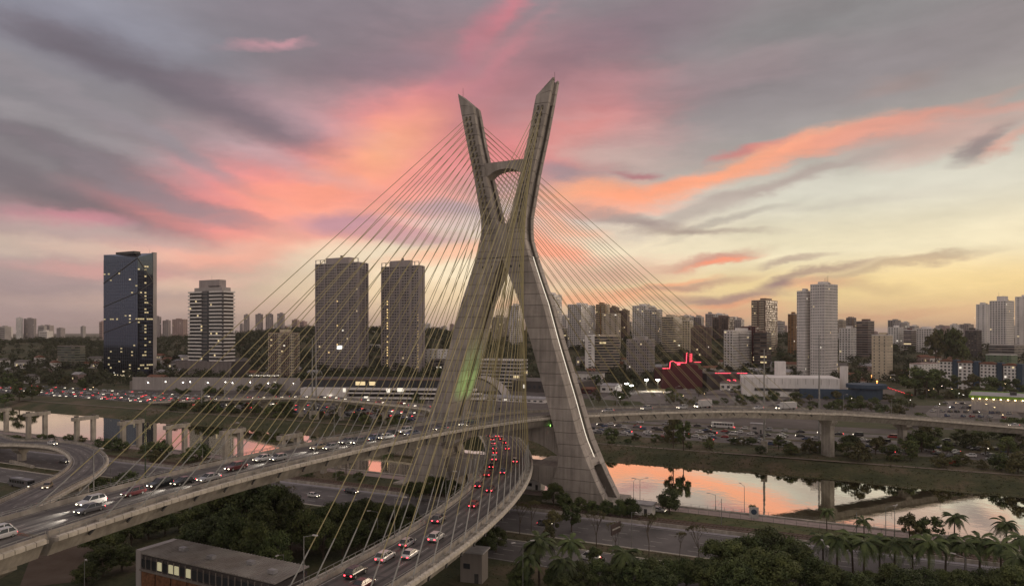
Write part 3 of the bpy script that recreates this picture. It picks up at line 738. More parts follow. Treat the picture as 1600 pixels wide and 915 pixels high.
# loop ramp at the far left
RP = [(-40, 672), (0, 690), (45, 692), (90, 695), (118, 701), (136, 712), (138, 726), (118, 745), (80, 763), (40, 783), (0, 803), (-60, 836)]
RZ = [6, 7, 7.5, 8, 8.5, 9.2, 10, 11.5, 13.5, 15.5, 17.5, 19.3]
rp_ = [Vector(G(px, py, z) + (z,)) for (px, py), z in zip(RP, RZ)]
pts = []
for i in range(len(rp_) - 1):
    p0, p1, p2, p3 = rp_[max(i - 1, 0)], rp_[i], rp_[i + 1], rp_[min(i + 2, len(rp_) - 1)]
    for k in range(10):
        t = k / 10; pts.append(.5 * ((2 * p1) + (p2 - p0) * t + (2 * p0 - 5 * p1 + 4 * p2 - p3) * t * t + (3 * p1 - p0 - 3 * p2 + p3) * t ** 3))
pts.append(rp_[-1])
class PPath(Path):
    def __init__(s, pts, w):
        d = [0]
        for a, b in zip(pts[:-1], pts[1:]): d.append(d[-1] + (b - a).length)
        q = np.arange(0, d[-1], 1.0); s.s = q; s.x = np.interp(q, d, [p.x for p in pts]); s.y = np.interp(q, d, [p.y for p in pts]); s.z = np.interp(q, d, [p.z for p in pts])
        s.h = np.unwrap(np.arctan2(np.gradient(s.y), np.gradient(s.x))); s.w = w
RA = PPath(pts, 11)
rl_ = RA.s[-1]
print('ramp length', rl_)
viaduct(RA, 0, rl_ - 2, 11.5, 'looping concrete ramp curling round at the far left with two cars on it', [20, 45, 75, 150, 180, 208], name='loop_ramp', depth=1.8, pw=2.4)
# ------------------------------------------------------------------ buildings
def wallm(name, c, **k): return mat('wall_' + name, c, .88, .10, .05, streaks=.12, **k)
WM = dict(white=wallm('white', (.76, .72, .70)), grey=wallm('grey', (.40, .37, .36)), beige=wallm('beige', (.52, .45, .37)), brown=wallm('brown', (.22, .155, .125)),
          dark=wallm('dark', (.085, .075, .075)), mauve=wallm('mauve', (.38, .335, .33)), red=wallm('red', (.085, .024, .028)), pink=wallm('pink', (.40, .29, .27)),
          blue=wallm('blue', (.055, .085, .13)), ochre=wallm('ochre', (.30, .17, .08)), pale=wallm('pale', (.80, .77, .75)), green=wallm('green', (.16, .22, .14)),
          concrete=wallm('concrete', (.24, .215, .195)), cream=wallm('cream', (.66, .57, .44)))
ROOF = mat('flat_roof', (.16, .145, .135), .9, .25, .3); TILE = mat('clay_tiles', (.21, .10, .065), .9, .25, .8, bump=.4); TINR = mat('metal_roof', (.36, .35, .36), .6, .2, .4)
FARW = mat('far_window', (.075, .070, .075), .5, .2, .05)
def foot(xl, xc, xr, Y, th=TH, dflt=16.0):
    """corner on the ground plus lengths of the left and right faces from photo columns"""
    cx = (xc - 800) / F * Y; cy = Y
    def ln(px, dx, dy):
        t = (px - 800) / F; return (t * cy - cx) / (dx - t * dy)
    wl_ = ln(xl, -math.cos(th), math.sin(th)) if xc - xl > .5 else dflt
    wr_ = ln(xr, math.sin(th), math.cos(th)) if xr - xc > .5 else dflt
    return cx, cy, min(abs(wl_), 120), min(abs(wr_), 90)
def facade(mb, w, d, z0, z1, nf, nw, nd, ww=.55, wh=.5, lit=.03, skip=None, deep=.12, rng=None, sides='FRLB'):
    """window panels standing in shallow frames; material 0 glass, 1 warm lit, 2 white lit"""
    rng = rng or random; fh = (z1 - z0) / nf
    for (s_, n_, ln_) in (('F', nw, w), ('R', nd, d), ('L', nd, d), ('B', nw, w)):
        if s_ not in sides: continue
        cw = ln_ / n_
        for i in range(nf):
            zc = z0 + (i + .55) * fh
            for j in range(n_):
                if skip and skip(s_, i, j): continue
                a = -ln_ / 2 + (j + .5) * cw; r = rng.random(); mi = 1 if r < lit * .7 else (2 if r < lit else (3 if r > .80 else (4 if r > .52 else 0)))
                hw, hh = cw * ww / 2, fh * wh / 2
                if s_ == 'F': q = [(a - hw, -w * 0 - d / 2), (a + hw, -d / 2)]; nn = (0, -1)
                elif s_ == 'B': q = [(a + hw, d / 2), (a - hw, d / 2)]; nn = (0, 1)
                elif s_ == 'R': q = [(w / 2, a - hw), (w / 2, a + hw)]; nn = (1, 0)
                else: q = [(-w / 2, a + hw), (-w / 2, a - hw)]; nn = (-1, 0)
                (x0, y0), (x1, y1) = q; ox, oy = nn[0] * deep, nn[1] * deep
                mb.add([(x0 + ox, y0 + oy, zc - hh), (x1 + ox, y1 + oy, zc - hh), (x1 + ox, y1 + oy, zc + hh), (x0 + ox, y0 + oy, zc + hh),
                        (x0, y0, zc - hh), (x1, y1, zc - hh), (x1, y1, zc + hh), (x0, y0, zc + hh)],
                       [(0, 1, 2, 3), (4, 5, 1, 0), (3, 2, 6, 7), (4, 0, 3, 7), (5, 6, 2, 1)], mi)
def ring(mb, w, d, z0, z1, o, t=.3, mi=0):
    """a band of thickness o standing out all round"""
    for (cx, cy, sx, sy) in ((0, -d / 2 - o / 2, w + 2 * o, o), (0, d / 2 + o / 2, w + 2 * o, o), (w / 2 + o / 2, 0, o, d), (-w / 2 - o / 2, 0, o, d)):
        mb.box(cx, cy, (z0 + z1) / 2, sx, sy, z1 - z0, mi)
def building(label, xl, xc, xr, ytop, Y, style='grid', wm_='white', trim='white', name='apartment_building', cat='building', th=None, fl=3.1, cw=3.4, lit=.018, top=True, ant=0, z0=None, group=None, dflt=16, ww=.5, wh=.5, cap=None, seed=None, hbox=3.5):
    if th is None: th = TH if xc < 960 else (R(40) if xc < 1200 else R(54))
    rng = random.Random(seed if seed is not None else int(xl * 7 + ytop * 13))
    cx, cy, w, d = foot(xl, xc, xr, Y, th, dflt)
    X = cx - math.cos(th) * w / 2 + math.sin(th) * d / 2; Yc = cy + math.sin(th) * w / 2 + math.cos(th) * d / 2
    ztop = CAMZ + (HZ - ytop) / F * cy
    g = terrain(cx, cy) if z0 is None else z0
    g2 = min(terrain(X, Yc), g) if z0 is None else z0
    H = max(4, ztop - g2); root = thing(name, label, cat, (X, Yc, g2), -th, group)
    wall = WM[wm_]; hb = hbox if top else 0
    if top: H -= hb
    far = Y > 1500
    nf = max(1, int(round(H / fl))); nw = max(1, int(round(w / cw))); nd = max(1, int(round(d / cw)))
    m = MB(); m.box(0, 0, (H - 8) / 2, w, d, H + 8); m.build('wall', wall, root)
    GL = [FARW if far else WGL, WLIT, WLITW, FARW if far else CURT, FARW if far else WDARK]
    zb_ = H - nf * (H / nf)
    win = MB()
    if style == 'grid':
        facade(win, w, d, 0, H, nf, nw, nd, ww, wh, lit, None, .1, rng)
    elif style == 'bands':
        facade(win, w, d, 0, H, nf, max(1, nw // 2), max(1, nd // 2), .96, wh, lit, None, .1, rng)
        b = MB(); [ring(b, w, d, i * H / nf - .45, i * H / nf + .25, .35) for i in range(1, nf + 1)]; b.build('floor_band', WM[trim], root, kind=STUFF)
    elif style == 'balcony':
        facade(win, w, d, 0, H, nf, nw, nd, ww, wh, lit, None, .1, rng)
        b = MB(); bw = w * .36
        for i in range(1, nf):
            z = i * H / nf
            for xo in (-w * .25, w * .25):
                b.box(xo, -d / 2 - .7, z - .05, bw, 1.4, .22); b.box(xo, -d / 2 - 1.35, z + .5, bw, .12, 1.0)
            if d > 9: b.box(w / 2 + .7, 0, z - .05, 1.4, d * .45, .22); b.box(w / 2 + 1.35, 0, z + .5, .12, d * .45, 1.0)
        b.build('balcony', WM[trim], root, kind=STUFF)
    elif style == 'fins':
        facade(win, w, d, 0, H, nf, nw, nd, .9, .95, 0, None, .06, rng)
        b = MB()
        for j in range(nw + 1): b.box(-w / 2 + w * j / nw, -d / 2 - .3, H / 2, .5, .6, H)
        for j in range(1, nd + 1): b.box(w / 2 + .3, -d / 2 + d * j / nd, H / 2, .6, .5, H)
        b.build('fin', WM[trim], root, kind=STUFF)
    elif style == 'frame':                                # balconies behind a concrete grid with wide ribs
        facade(win, w, d, 0, H, nf, nw, nd, .58, .5, lit, None, .1, rng)
        b = MB(); [ring(b, w, d, i * H / nf - .3, i * H / nf + .35, .9) for i in range(1, nf + 1)]
        b.build('floor_band', WM[trim], root, kind=STUFF)
        b = MB()
        for fx in (-.5, -.28, 0, .28, .5): b.box(w * fx, -d / 2 - .6, H / 2, 1.3, 1.25, H)
        for fy in (-.5, -.2, .2, .5): b.box(w / 2 + .6, d * fy, H / 2, 1.25, 1.3, H)
        b.build('rib', wall, root, kind=STUFF)
    elif style == 'plain':
        facade(win, w, d, 0, H, nf, max(1, nw // 2), max(1, nd // 2), .3, .35, lit, None, .08, rng)
    if win.v: win.build('window', GL, root, kind=STUFF)
    p = MB(); ring(p, w - .6, d - .6, H, H + .9, .3); p.build('parapet', WM[trim] if not far else wall, root)
    if top:
        k = rng.uniform(.3, .5); m = MB(); m.box(rng.uniform(-.15, .15) * w, rng.uniform(-.1, .1) * d, H + hb / 2, w * k, d * .5, hb); m.build('roof_house', wall, root)
        if not far and rng.random() < .7:
            m = MB(); m.tube((w * .3, d * .1, H), (w * .3, d * .1, H + 2.2), 1.1, 1.1, 8); m.build('water_tank', WM['concrete'], root)
    for i in range(ant):
        m = MB(); xo = rng.uniform(-.3, .3) * w; m.tube((xo, 0, H + hb - .2), (xo, 0, H + hb + rng.uniform(4, 8)), .14, .06, 5); m.build('antenna', DSTEEL, root)
    return root, w, d, H

# glass office tower at the left, with slanted crown and diagonal lines
def glass_tower():
    cx, cy, w, d = foot(162, 215, 239, 750)
    X = cx - CA * w / 2 + SA * d / 2; Yc = cy + SA * w / 2 + CA * d / 2
    root = thing('office_tower', 'tall dark blue glass office tower with diagonal lines and lit office rows', 'office building', (X, Yc, 0), -TH)
    z = lambda y: CAMZ + (HZ - y) / F * cy
    H = z(394); Hc = z(402)
    core = MB(); core.add([(-w / 2, -d / 2, -4), (w / 2, -d / 2, -4), (w / 2, d / 2, -4), (-w / 2, d / 2, -4), (-w / 2, -d / 2, H), (w / 2, -d / 2, Hc), (w / 2, d / 2, H + 1), (-w / 2, d / 2, H + 2)],
                          [(3, 2, 1, 0), (0, 1, 5, 4), (1, 2, 6, 5), (2, 3, 7, 6), (3, 0, 4, 7), (4, 5, 6), (4, 6, 7)])
    gm = bpy.data.materials.new('blue_curtain_glass'); gm.use_nodes = True; b = gm.node_tree.nodes['Principled BSDF']
    b.inputs['Base Color'].default_value = (.075, .095, .145, 1); b.inputs['Roughness'].default_value = .06; b.inputs['Metallic'].default_value = .9; b.inputs['IOR'].default_value = 1.7
    core.build('curtain_wall', gm, root)
    rng = random.Random(5); nf = 36; nw, nd = 16, 7; lt = MB(); mul = MB(); fh = (Hc - 5) / nf
    for i in range(nf + 1):
        zz_ = i * fh + 1; mul.box(0, -d / 2 - .05, zz_, w, .12, .16); mul.box(w / 2 + .05, 0, zz_, .12, d, .16)
    for j in range(nw + 1): mul.box(-w / 2 + w * j / nw, -d / 2 - .05, Hc / 2, .14, .13, Hc - 1)
    for j in range(nd + 1): mul.box(w / 2 + .05, -d / 2 + d * j / nd, Hc / 2, .13, .14, Hc - 1)
    mul.build('mullion', mat('dark_mullion', (.05, .06, .08), .5, .1, 1), root, kind=STUFF)
    for i in range(nf):
        f_ = i / nf
        pr = .62 if i == 18 else (.34 if i in (3, 4, 5) else (.30 if i in (32, 30) else (.09 if f_ < .62 else .02)))
        for j in range(nw):
            p = pr * (1.7 if j in (2, 3, 11, 12, 13) else .7)
            if rng.random() < p * .4:
                a = -w / 2 + (j + .5) * w / nw; lt.box(a, -d / 2 - .1, i * fh + 1 + fh * .58, w / nw * .8, .1, fh * rng.uniform(.28, .5), 0 if rng.random() < .8 else 1)
        for j in range(nd):
            if rng.random() < (.5 if j == 3 and 2 < i < 33 else (.5 if i in (3, 4, 18) else .05)):
                a = -d / 2 + (j + .5) * d / nd; lt.box(w / 2 + .1, a, i * fh + 1 + fh * .58, .1, d / nd * .85, fh * .42, 0)
    for j in (3, 5, 6, 8, 9, 12): lt.box(-w / 2 + (j + .5) * w / nw, -d / 2 - .12, 3.5, w / nw * .8, .12, 6.5, 1)
    lt.build('lit_window', [mat('office_light', (1.0, .86, .50), emit=.26), mat('office_light_bright', (1.0, .84, .55), emit=.8)], root, kind=STUFF)
    zf = lambda y: z(y)
    for (a, b_) in (((-w / 2, z(440)), (w / 2, z(403))), ((-w / 2, z(478)), (w / 2, z(457))), ((-w / 2, z(520)), (w / 2, z(500)))):
        m = MB(); m.tube((a[0], -d / 2 - .2, a[1]), (b_[0], -d / 2 - .2, b_[1]), .45, .45, 4); m.build('diagonal_rib', DSTEEL, root)
    for (a, b_) in (((-d / 2, z(403)), (d / 2, z(438))), ((d / 2, z(438)), (-d / 2, z(457))), ((-d / 2, z(457)), (d / 2, z(478))), ((d / 2, z(540)), (-d / 2, z(535)))):
        m = MB(); m.tube((w / 2 + .2, a[0], a[1]), (w / 2 + .2, b_[0], b_[1]), .45, .45, 4); m.build('diagonal_rib', DSTEEL, root)
    m = MB(); m.box(w / 2 - 1, d / 2 + 2.2, H / 2, 3, 4.4, H + 4); m.build('side_fin', WM['grey'], root)
    m = MB(); m.box(-w * .05, d * .1, H + 1.6, w * .55, d * .4, 3); m.build('roof_house', DSTEEL, root)
    m = MB(); m.tube((w * .45, d * .4, H), (w * .45, d * .4, H + 6), .12, .06, 5); m.build('antenna', DSTEEL, root)
glass_tower()

# hotel tower: white balcony bands either side of a dark glass spine
def hotel():
    cx, cy, w, d = foot(295, 348, 367, 750); X = cx - CA * w / 2 + SA * d / 2; Yc = cy + SA * w / 2 + CA * d / 2
    z = lambda y: CAMZ + (HZ - y) / F * cy
    root = thing('hotel_tower', 'round-cornered hotel tower of pale balcony bands on a ribbed podium', 'hotel', (X, Yc, 0), -TH)
    zb_, zt = z(564), z(456)
    m = MB(); m.box(0, 0, (zb_ + zt) / 2, w - 2, d - 2, zt - zb_); m.build('wall', WM['dark'], root)
    nf = 19; fh = (zt - zb_) / nf; b = MB(); wn_ = MB(); rg_ = random.Random(3)
    for i in range(nf + 1):
        zz_ = zb_ + i * fh
        for (x0, x1) in ((-w / 2, -w * .09), (w * .13, w / 2)):
            b.box((x0 + x1) / 2, -d / 2, zz_, x1 - x0, 2.6, .5); b.box((x0 + x1) / 2, -d / 2 - 1.25, zz_ + .75, x1 - x0, .15, 1.25)
        b.box(w / 2 - .2, 0, zz_, 2.6, d - 1, .5); b.box(w / 2 + 1.05, 0, zz_ + .75, .15, d - 1, 1.25)
        b.box(-w / 2 + .2, 0, zz_, 2.6, d - 1, .5)
    b.build('balcony', WM['pale'], root, kind=STUFF)
    for i in range(nf):
        for j in range(18):
            a = -w / 2 + (j + .5) * w / 18
            if abs(a - .02 * w) < w * .10: continue
            mi = 1 if rg_.random() < .035 else 0; wn_.box(a, -d / 2 + .9, zb_ + i * fh + fh * .58, w / 18 * .72, .3, fh * .5, mi)
    wn_.build('window', [WGL, WLIT], root, kind=STUFF)
    g = MB(); g.prism([(-w * .09 + 0, -d / 2 + .9), (-w * .05, -d / 2 - 1.9), (w * .09, -d / 2 - 1.9), (w * .13, -d / 2 + .9)], zb_ + .3, zt + 1.5); g.build('glass_spine', WGL, root)
    g = MB(); [g.box(w * .02, -d / 2 - 1.95, zb_ + i * fh, w * .145, .14, .5) for i in range(nf + 1)]; g.build('spine_band', WM['mauve'], root, kind=STUFF)
    m = MB(); m.box(0, 1, zt + 3.0, w * .82, d * .7, 5.5); m.build('setback_floor', WM['grey'], root)
    m = MB(); m.box(-w * .02, 2, zt + 10, w * .60, d * .55, 9); m.build('roof_house', WM['mauve'], root)
    m = MB(); m.box(w * .16, -d * .22, zt + 7.4, w * .34, d * .1, .5); m.build('roof_canopy', DSTEEL, root)
    m = MB(); m.tube((0, 0, zt + 14), (0, 0, zt + 20), .12, .06, 5); m.build('antenna', DSTEEL, root)
    cx2, cy2, w2, d2 = foot(290, 378, 386, 738); m = MB(); m.box(2, -1, zb_ / 2 - 2, w2, d + 8, zb_ + 4 - .4); m.build('podium', WM['dark'], root)
    f = MB()
    for j in range(44):
        hh = zb_ * rg_.choice((.9, .9, .6, .75)); f.box(2 - w2 / 2 + (j + .5) * w2 / 44, -1 - (d + 8) / 2 - .2, zb_ - hh / 2 - .6, .75, .5, hh)
    f.build('podium_fin', WM['mauve'], root, kind=STUFF)
hotel()

# the twin residential towers behind the shopping centre
def twin(label, xl, xc, xr, ytop, ybox, Y, litcols, sign):
    root, w, d, H = building(label, xl, xc, xr, ytop, Y, 'frame', 'mauve', 'grey', name='residential_tower', fl=3.05, cw=3.3, lit=.008, top=False)
    m = MB(); m.box(-w * .04, 0, H + 3.6, w * .56, d * .5, 7.2); m.build('roof_house', WM['mauve'], root)
    for sx in (-1, 1):                                    # open concrete pergola at the top corners
        p = MB()
        for a in (.28, .39, .5): p.box(sx * w * a, -d / 2 - .5, H + 2.4, .7, .7, 4.8)
        p.box(sx * w * .39, -d / 2 - .5, H + 4.9, w * .23, .8, .5); p.build('pergola', WM['mauve'], root)
    m = MB(); m.tube((0, 0, H + 7), (0, 0, H + 10), 1.4, 1.4, 8); m.build('water_tank', WM['concrete'], root)
    rg = random.Random(int(xl)); lt = MB()
    for (fx, n0, n1, pr) in litcols:
        for i in range(n0, n1):
            if rg.random() < pr: lt.box(w * fx, -d / 2 - .95, 3.05 * (i + .5), 1.5, .2, 1.3, 0)
    if sign: lt.box(w * .08, -d / 2 - 1.5, CAMZ + (HZ - 554) / F * Y, 7.0, .3, 3.6, 1)
    lt.build('lit_window', [mat('stair_light', (1.0, .70, .30), emit=1.1), mat('site_sign', (1, .98, .92), emit=2.2)], root, kind=STUFF)
twin('tall grey residential tower with bright white sign low down, left of its twin', 494, 560, 574, 410, 403, 760, ((.02, 6, 30, .2), (-.18, 4, 8, .5)), True)
twin('tall grey residential tower with a column of yellow stair lights on its right edge', 597, 655, 662, 415, 407, 760, ((-.34, 2, 27, .7), (.49, 2, 22, .75)), False)

Bd = building
Bd('narrow beige apartment block with a bare cream side wall, left of the twin towers', 419, 456, 468, 514, 690, 'balcony', 'cream', 'brown', fl=2.9, cw=3.0, ww=.7, hbox=4)
Bd('low glassy office block with roof terrace far left among dark trees', 90, 117, 133, 541, 820, 'bands', 'green', 'concrete', top=False, name='office_building')
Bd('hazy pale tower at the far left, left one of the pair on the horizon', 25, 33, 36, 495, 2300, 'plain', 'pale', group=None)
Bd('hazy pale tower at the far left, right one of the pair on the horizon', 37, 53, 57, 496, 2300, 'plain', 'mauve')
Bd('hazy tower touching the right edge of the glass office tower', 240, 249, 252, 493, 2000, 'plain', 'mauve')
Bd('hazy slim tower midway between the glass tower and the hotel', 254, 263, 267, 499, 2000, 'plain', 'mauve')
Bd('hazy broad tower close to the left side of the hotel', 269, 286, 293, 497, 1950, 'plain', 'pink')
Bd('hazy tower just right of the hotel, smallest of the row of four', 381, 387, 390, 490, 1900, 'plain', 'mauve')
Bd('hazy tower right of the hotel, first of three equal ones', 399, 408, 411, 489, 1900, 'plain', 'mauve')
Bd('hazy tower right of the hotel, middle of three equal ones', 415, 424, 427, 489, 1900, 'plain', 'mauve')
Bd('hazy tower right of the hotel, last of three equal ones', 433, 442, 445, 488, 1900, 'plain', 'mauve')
Bd('white ribbed office block seen in the gap between the twin towers', 577, 590, 594, 539, 900, 'fins', 'dark', 'pale', name='office_building', top=False)
Bd('low white commercial block just right of the twin towers', 662, 684, 702, 547, 800, 'plain', 'pale', name='commercial_building', top=False)
Bd('dark glass office block with dotted lights right of the twin towers', 672, 690, 700, 562, 770, 'bands', 'dark', 'concrete', name='office_building', lit=.25, top=False)
Bd('broad eight storey pale office slab seen between the bridge legs', 751, 812, 824, 563, 640, 'bands', 'grey', 'pale', name='office_building', fl=3.4, wh=.6, lit=.05, top=False)
Bd('whitish apartment tower standing highest between the bridge legs', 795, 810, 818, 474, 1000, 'grid', 'white')
Bd('dark low apartment block between the bridge legs left of the whitish tower', 768, 786, 794, 492, 1050, 'grid', 'mauve')
Bd('white stepped apartment tower touching the right side of the near bridge leg', 842, 866, 878, 456, 900, 'balcony', 'white', 'pale', cw=3)
Bd('white apartment block with tiers of balconies, first after the bridge leg gap', 887, 908, 930, 472, 950, 'balcony', 'white', 'pale', cw=3)
Bd('brown and cream balcony tower left of the blank grey block', 931, 946, 953, 472, 1000, 'balcony', 'ochre', 'cream')
Bd('blank pale block with three dark windows in front of the brown tower', 941, 966, 970, 490, 900, 'plain', 'beige', 'beige', top=False)
Bd('dark brown tower peeping over the blank pale block', 953, 963, 968, 477, 1060, 'grid', 'brown', 'brown')
Bd('dark brick tower right of the blank pale block', 968, 980, 984, 482, 1060, 'grid', 'brown', 'brown')
Bd('broad white tower with bare side wall in the middle of the ridge', 988, 1009, 1024, 474, 980, 'grid', 'white', 'pale')
Bd('grey tower joined to the right of the broad white ridge tower', 1008, 1026, 1035, 480, 950, 'balcony', 'grey', 'white')
Bd('long low beige apartment slab on the ridge right of the grey tower', 1034, 1052, 1066, 491, 900, 'bands', 'beige', 'cream')
Bd('beige apartment slab stepping down beside the long low slab', 1054, 1072, 1080, 493, 960, 'grid', 'beige', 'beige')
Bd('small cream block below the ridge trees right of the slabs', 1066, 1078, 1083, 497, 900, 'grid', 'cream', 'white')
Bd('grey block on the ridge under the end of the stay cables', 1084, 1096, 1100, 492, 1100, 'grid', 'mauve')
Bd('slim grey pair tower rising right of the cable ends', 1102, 1111, 1115, 487, 1050, 'grid', 'mauve')
Bd('broad dark brown balcony block topped with roof trees', 1113, 1138, 1147, 492, 980, 'balcony', 'brown', 'dark')
Bd('grey tower behind the white block with the red top', 1146, 1158, 1163, 496, 1100, 'grid', 'mauve')
Bd('dark red brick block below the cable ends', 1079, 1104, 1112, 508, 850, 'balcony', 'brown', 'brown')
Bd('office block with lit bands of windows and bare left side wall, below the ridge', 916, 968, 972, 525, 760, 'bands', 'dark', 'cream', name='office_building', th=R(8), lit=.05, wh=.55, top=False)
Bd('bare pale end wall block joined to the banded office block', 914, 929, 931, 524, 757, 'plain', 'pale', 'pale', name='office_building', th=R(8), lit=0, top=False, dflt=30)
Bd('patchy grey apartment block with bare beige side wall near the lit pitch', 979, 1014, 1023, 526, 740, 'balcony', 'grey', 'mauve', cw=2.8)
Bd('white apartment block with open balconies left of the red topped block', 1131, 1145, 1177, 512, 760, 'balcony', 'white', 'white')
Bd('block with a dark red upper storey behind the white balcony block', 1158, 1180, 1186, 511, 800, 'grid', 'red', 'red', top=False)
Bd('very dark brown apartment block right of the white balcony block', 1178, 1198, 1205, 516, 780, 'bands', 'brown', 'dark')
Bd('tall brown tower with a cream ribbed side, left of the tallest white tower', 1174, 1196, 1215, 465, 900, 'balcony', 'brown', 'cream')
Bd('slim orange and grey tower squeezed left of the tallest white tower', 1231, 1240, 1246, 487, 900, 'grid', 'ochre', 'mauve')
Bd('lower left wing of the tallest white tower on the right', 1245, 1258, 1268, 450, 730, 'grid', 'white', 'white', cw=2.7, ww=.4, wh=.4)
Bd('tallest white tower on the right, crowned with antennas', 1266, 1288, 1309, 439, 715, 'grid', 'white', 'white', cw=2.7, ant=5, ww=.4, wh=.42)
Bd('pale apartment block close right of the tallest white tower', 1311, 1329, 1338, 509, 850, 'grid', 'pale', 'white')
Bd('dark apartment block with a white central stripe', 1338, 1356, 1366, 498, 900, 'bands', 'brown', 'mauve')
Bd('square cream tower with thin vertical lines, above the street of red tail lights', 1362, 1386, 1395, 519, 720, 'grid', 'cream', 'white', cw=5, ww=.2)
Bd('pale block behind the round topped tree on the right ridge', 1388, 1404, 1412, 508, 1000, 'grid', 'pale', 'white')
Bd('red and white block on the ridge beside the big dark tree', 1412, 1424, 1432, 512, 980, 'bands', 'red', 'white')
Bd('long white block of small windows left of the big dark tree', 1432, 1455, 1469, 510, 950, 'grid', 'white', 'white')
Bd('pale outer tower of the far right cluster, lower left one', 1525, 1540, 1548, 472, 1000, 'plain', 'pale', 'white')
Bd('white tower with crown-like top in the far right cluster', 1546, 1572, 1585, 462, 920, 'grid', 'white', 'white', ww=.5, hbox=7, ant=1)
Bd('pale tower cut by the right edge of the picture', 1586, 1606, 1616, 460, 1000, 'plain', 'white', 'white')
Bd('ruined looking dark block among trees left of the far right cluster', 1508, 1526, 1534, 512, 900, 'grid', 'dark', 'mauve')
Bd('low concrete terrace building under the far right cluster', 1545, 1585, 1600, 540, 880, 'bands', 'concrete', 'grey', name='commercial_building', top=False)
Bd('green and white low building behind the row of blue stairs', 1540, 1580, 1590, 555, 800, 'plain', 'green', 'white', name='commercial_building', top=False)
# row of walk-up flats with blue stair towers
for k, (a, b_, c) in enumerate(((1468, 1486, 1492), (1497, 1518, 1524), (1531, 1555, 1561), (1568, 1586, 1592))):
    yt = 565 + k * 2.2
    root, w, d, H = building('walk-up block of flats with terracotta eaves, %s from the left in its row' % ordn(k + 1), a, b_, c, yt, 655 - k * 12, 'grid', 'pale', 'pink', top=False, cw=3.4, lit=.02, dflt=12)
    m = MB(); m.box(0, 0, H + .9, w + 1.6, d + 1.6, 1.0); m.box(0, 0, H + 1.8, w * .6, d * .6, .9); m.build('eaves', TILE, root)
    m = MB(); m.box(w / 2 + 2.4, 1.5, H / 2, 4.6, d * .8, H + 4); m.build('stair_tower', WM['blue'], root)
Bd('grey gable block at the left end of the row of blue stairs', 1421, 1440, 1468, 569, 690, 'plain', 'pale', 'pink', top=False)

# shopping centre under the twin towers: stacked white slabs over dark shop fronts
def mall():
    Y = 560.0; root = thing('shopping_centre', 'long low shopping centre of stacked white slabs with lit shop fronts', 'shopping centre', (G(450, 628)[0], 560, 0), R(-6))
    Wd = 140.0; z = lambda y: CAMZ + (HZ - y) / F * Y
    m = MB(); m.box(Wd / 2, 22, z(593) / 2 - 1, Wd, 40, z(593) + 2); m.build('wall', WM['dark'], root)
    for k, (y, o, t) in enumerate(((592, .5, .8), (606, 5.5, 1.6), (612, 7.5, .8), (619, 9.5, 1.1))):
        m = MB(); m.box(Wd / 2 + 6 * (k > 0), 2 - o / 2, z(y), Wd - 8 + 8 * k, o + .6, t); m.build('roof_slab', WM['pale' if k else 'brown'], root)
    m = MB(); m.box(22, -3, z(613), 38, 8, 9); m.build('blank_panel_wall', WM['white'], root)
    rg = random.Random(9); lt = MB()
    for x, wd, y, mi in ((30, 3.5, 622, 1), (58, 3.4, 619, 1), (28, 3.4, 617, 1), (50, 8, 598, 0), (60, 5, 598, 0), (100, 14, 629, 0), (115, 10, 630, 1), (70, 22, 624, 0), (132, 9, 613, 0), (86, 5, 606, 1), (40, 2.2, 607, 1), (76, 3, 607, 1)):
        lt.box(x, -8.2 if y > 600 else 1.6, z(y), wd, .3, 1.0 if mi == 0 and y > 600 else 3.0, mi)
    lt.build('shop_front_light', [WLIT, WLITW], root, kind=STUFF)
    gl = MB()
    for j in range(30): gl.box(3 + j * 4.6, 1.7, z(600), 3.6, .3, 6.5)
    gl.build('window', WGL, root, kind=STUFF)
mall()
# retaining wall with lit round signs left of the mall
root = thing('sound_wall', 'long grey panelled wall below the glass tower with small lamps along it', 'wall', (-335, 640, 0), R(-4))
m = MB()
for j in range(52): m.box(-20 + j * 3.1, 0, 6, 3.0, .5, 12)
m.build('wall_panel', WM['grey'], root, kind=STUFF)
m = MB(); [m.box(-6 + j * 13.6 + (j % 3) * 3.4, -.5, 7.0 + .8 * (j % 2), .5, .3, .45) for j in range(11)]; m.build('wall_lamp', LAMPW, root, kind=STUFF)
m = MB(); [m.box(92 + j * 1.7, -.5, 14.0 + .2 * math.sin(j * 2.1), 1.0, .3, .35 + .45 * (j % 3 > 0)) for j in range(17)]; m.build('lit_sign_letters', WLITW, root, kind=STUFF)
m = MB(); m.box(60, 8, 4, 170, 14, 8); m.build('terrace', WM['concrete'], root)
# arched hall between the legs
root = thing('arched_hall', 'pale hall with a quarter-round arched roof between the bridge legs', 'hall', (-20, 560, 0), R(-10))
m = MB(); n = 14; rg_ = []
for y in (0, 34): rg_.append([(-11 + 24 * (i / n), y, max(.5, 16.5 * math.cos(i / n * math.pi / 2) ** .7)) for i in range(n + 1)] + [(13, y, -2), (-11, y, -2)])
m.loft(rg_); m.build('wall', WM['grey'], root)
m = MB()
for i in range(n): a, b_ = rg_[0][i], rg_[0][i + 1]; m.hexa([(a[0], -.9, a[2] - .6), (b_[0], -.9, b_[2] - .6), (b_[0], -.1, b_[2] - .6), (a[0], -.1, a[2] - .6)], [(a[0], -.9, a[2] + .8), (b_[0], -.9, b_[2] + .8), (b_[0], -.1, b_[2] + .8), (a[0], -.1, a[2] + .8)])
m.build('arch_rim', DSTEEL, root)
m = MB(); [m.box(-9 + j * 3.0, -.3, 4, 2.2, .4, 4) for j in range(6)]; m.build('window', WGL, root, kind=STUFF)
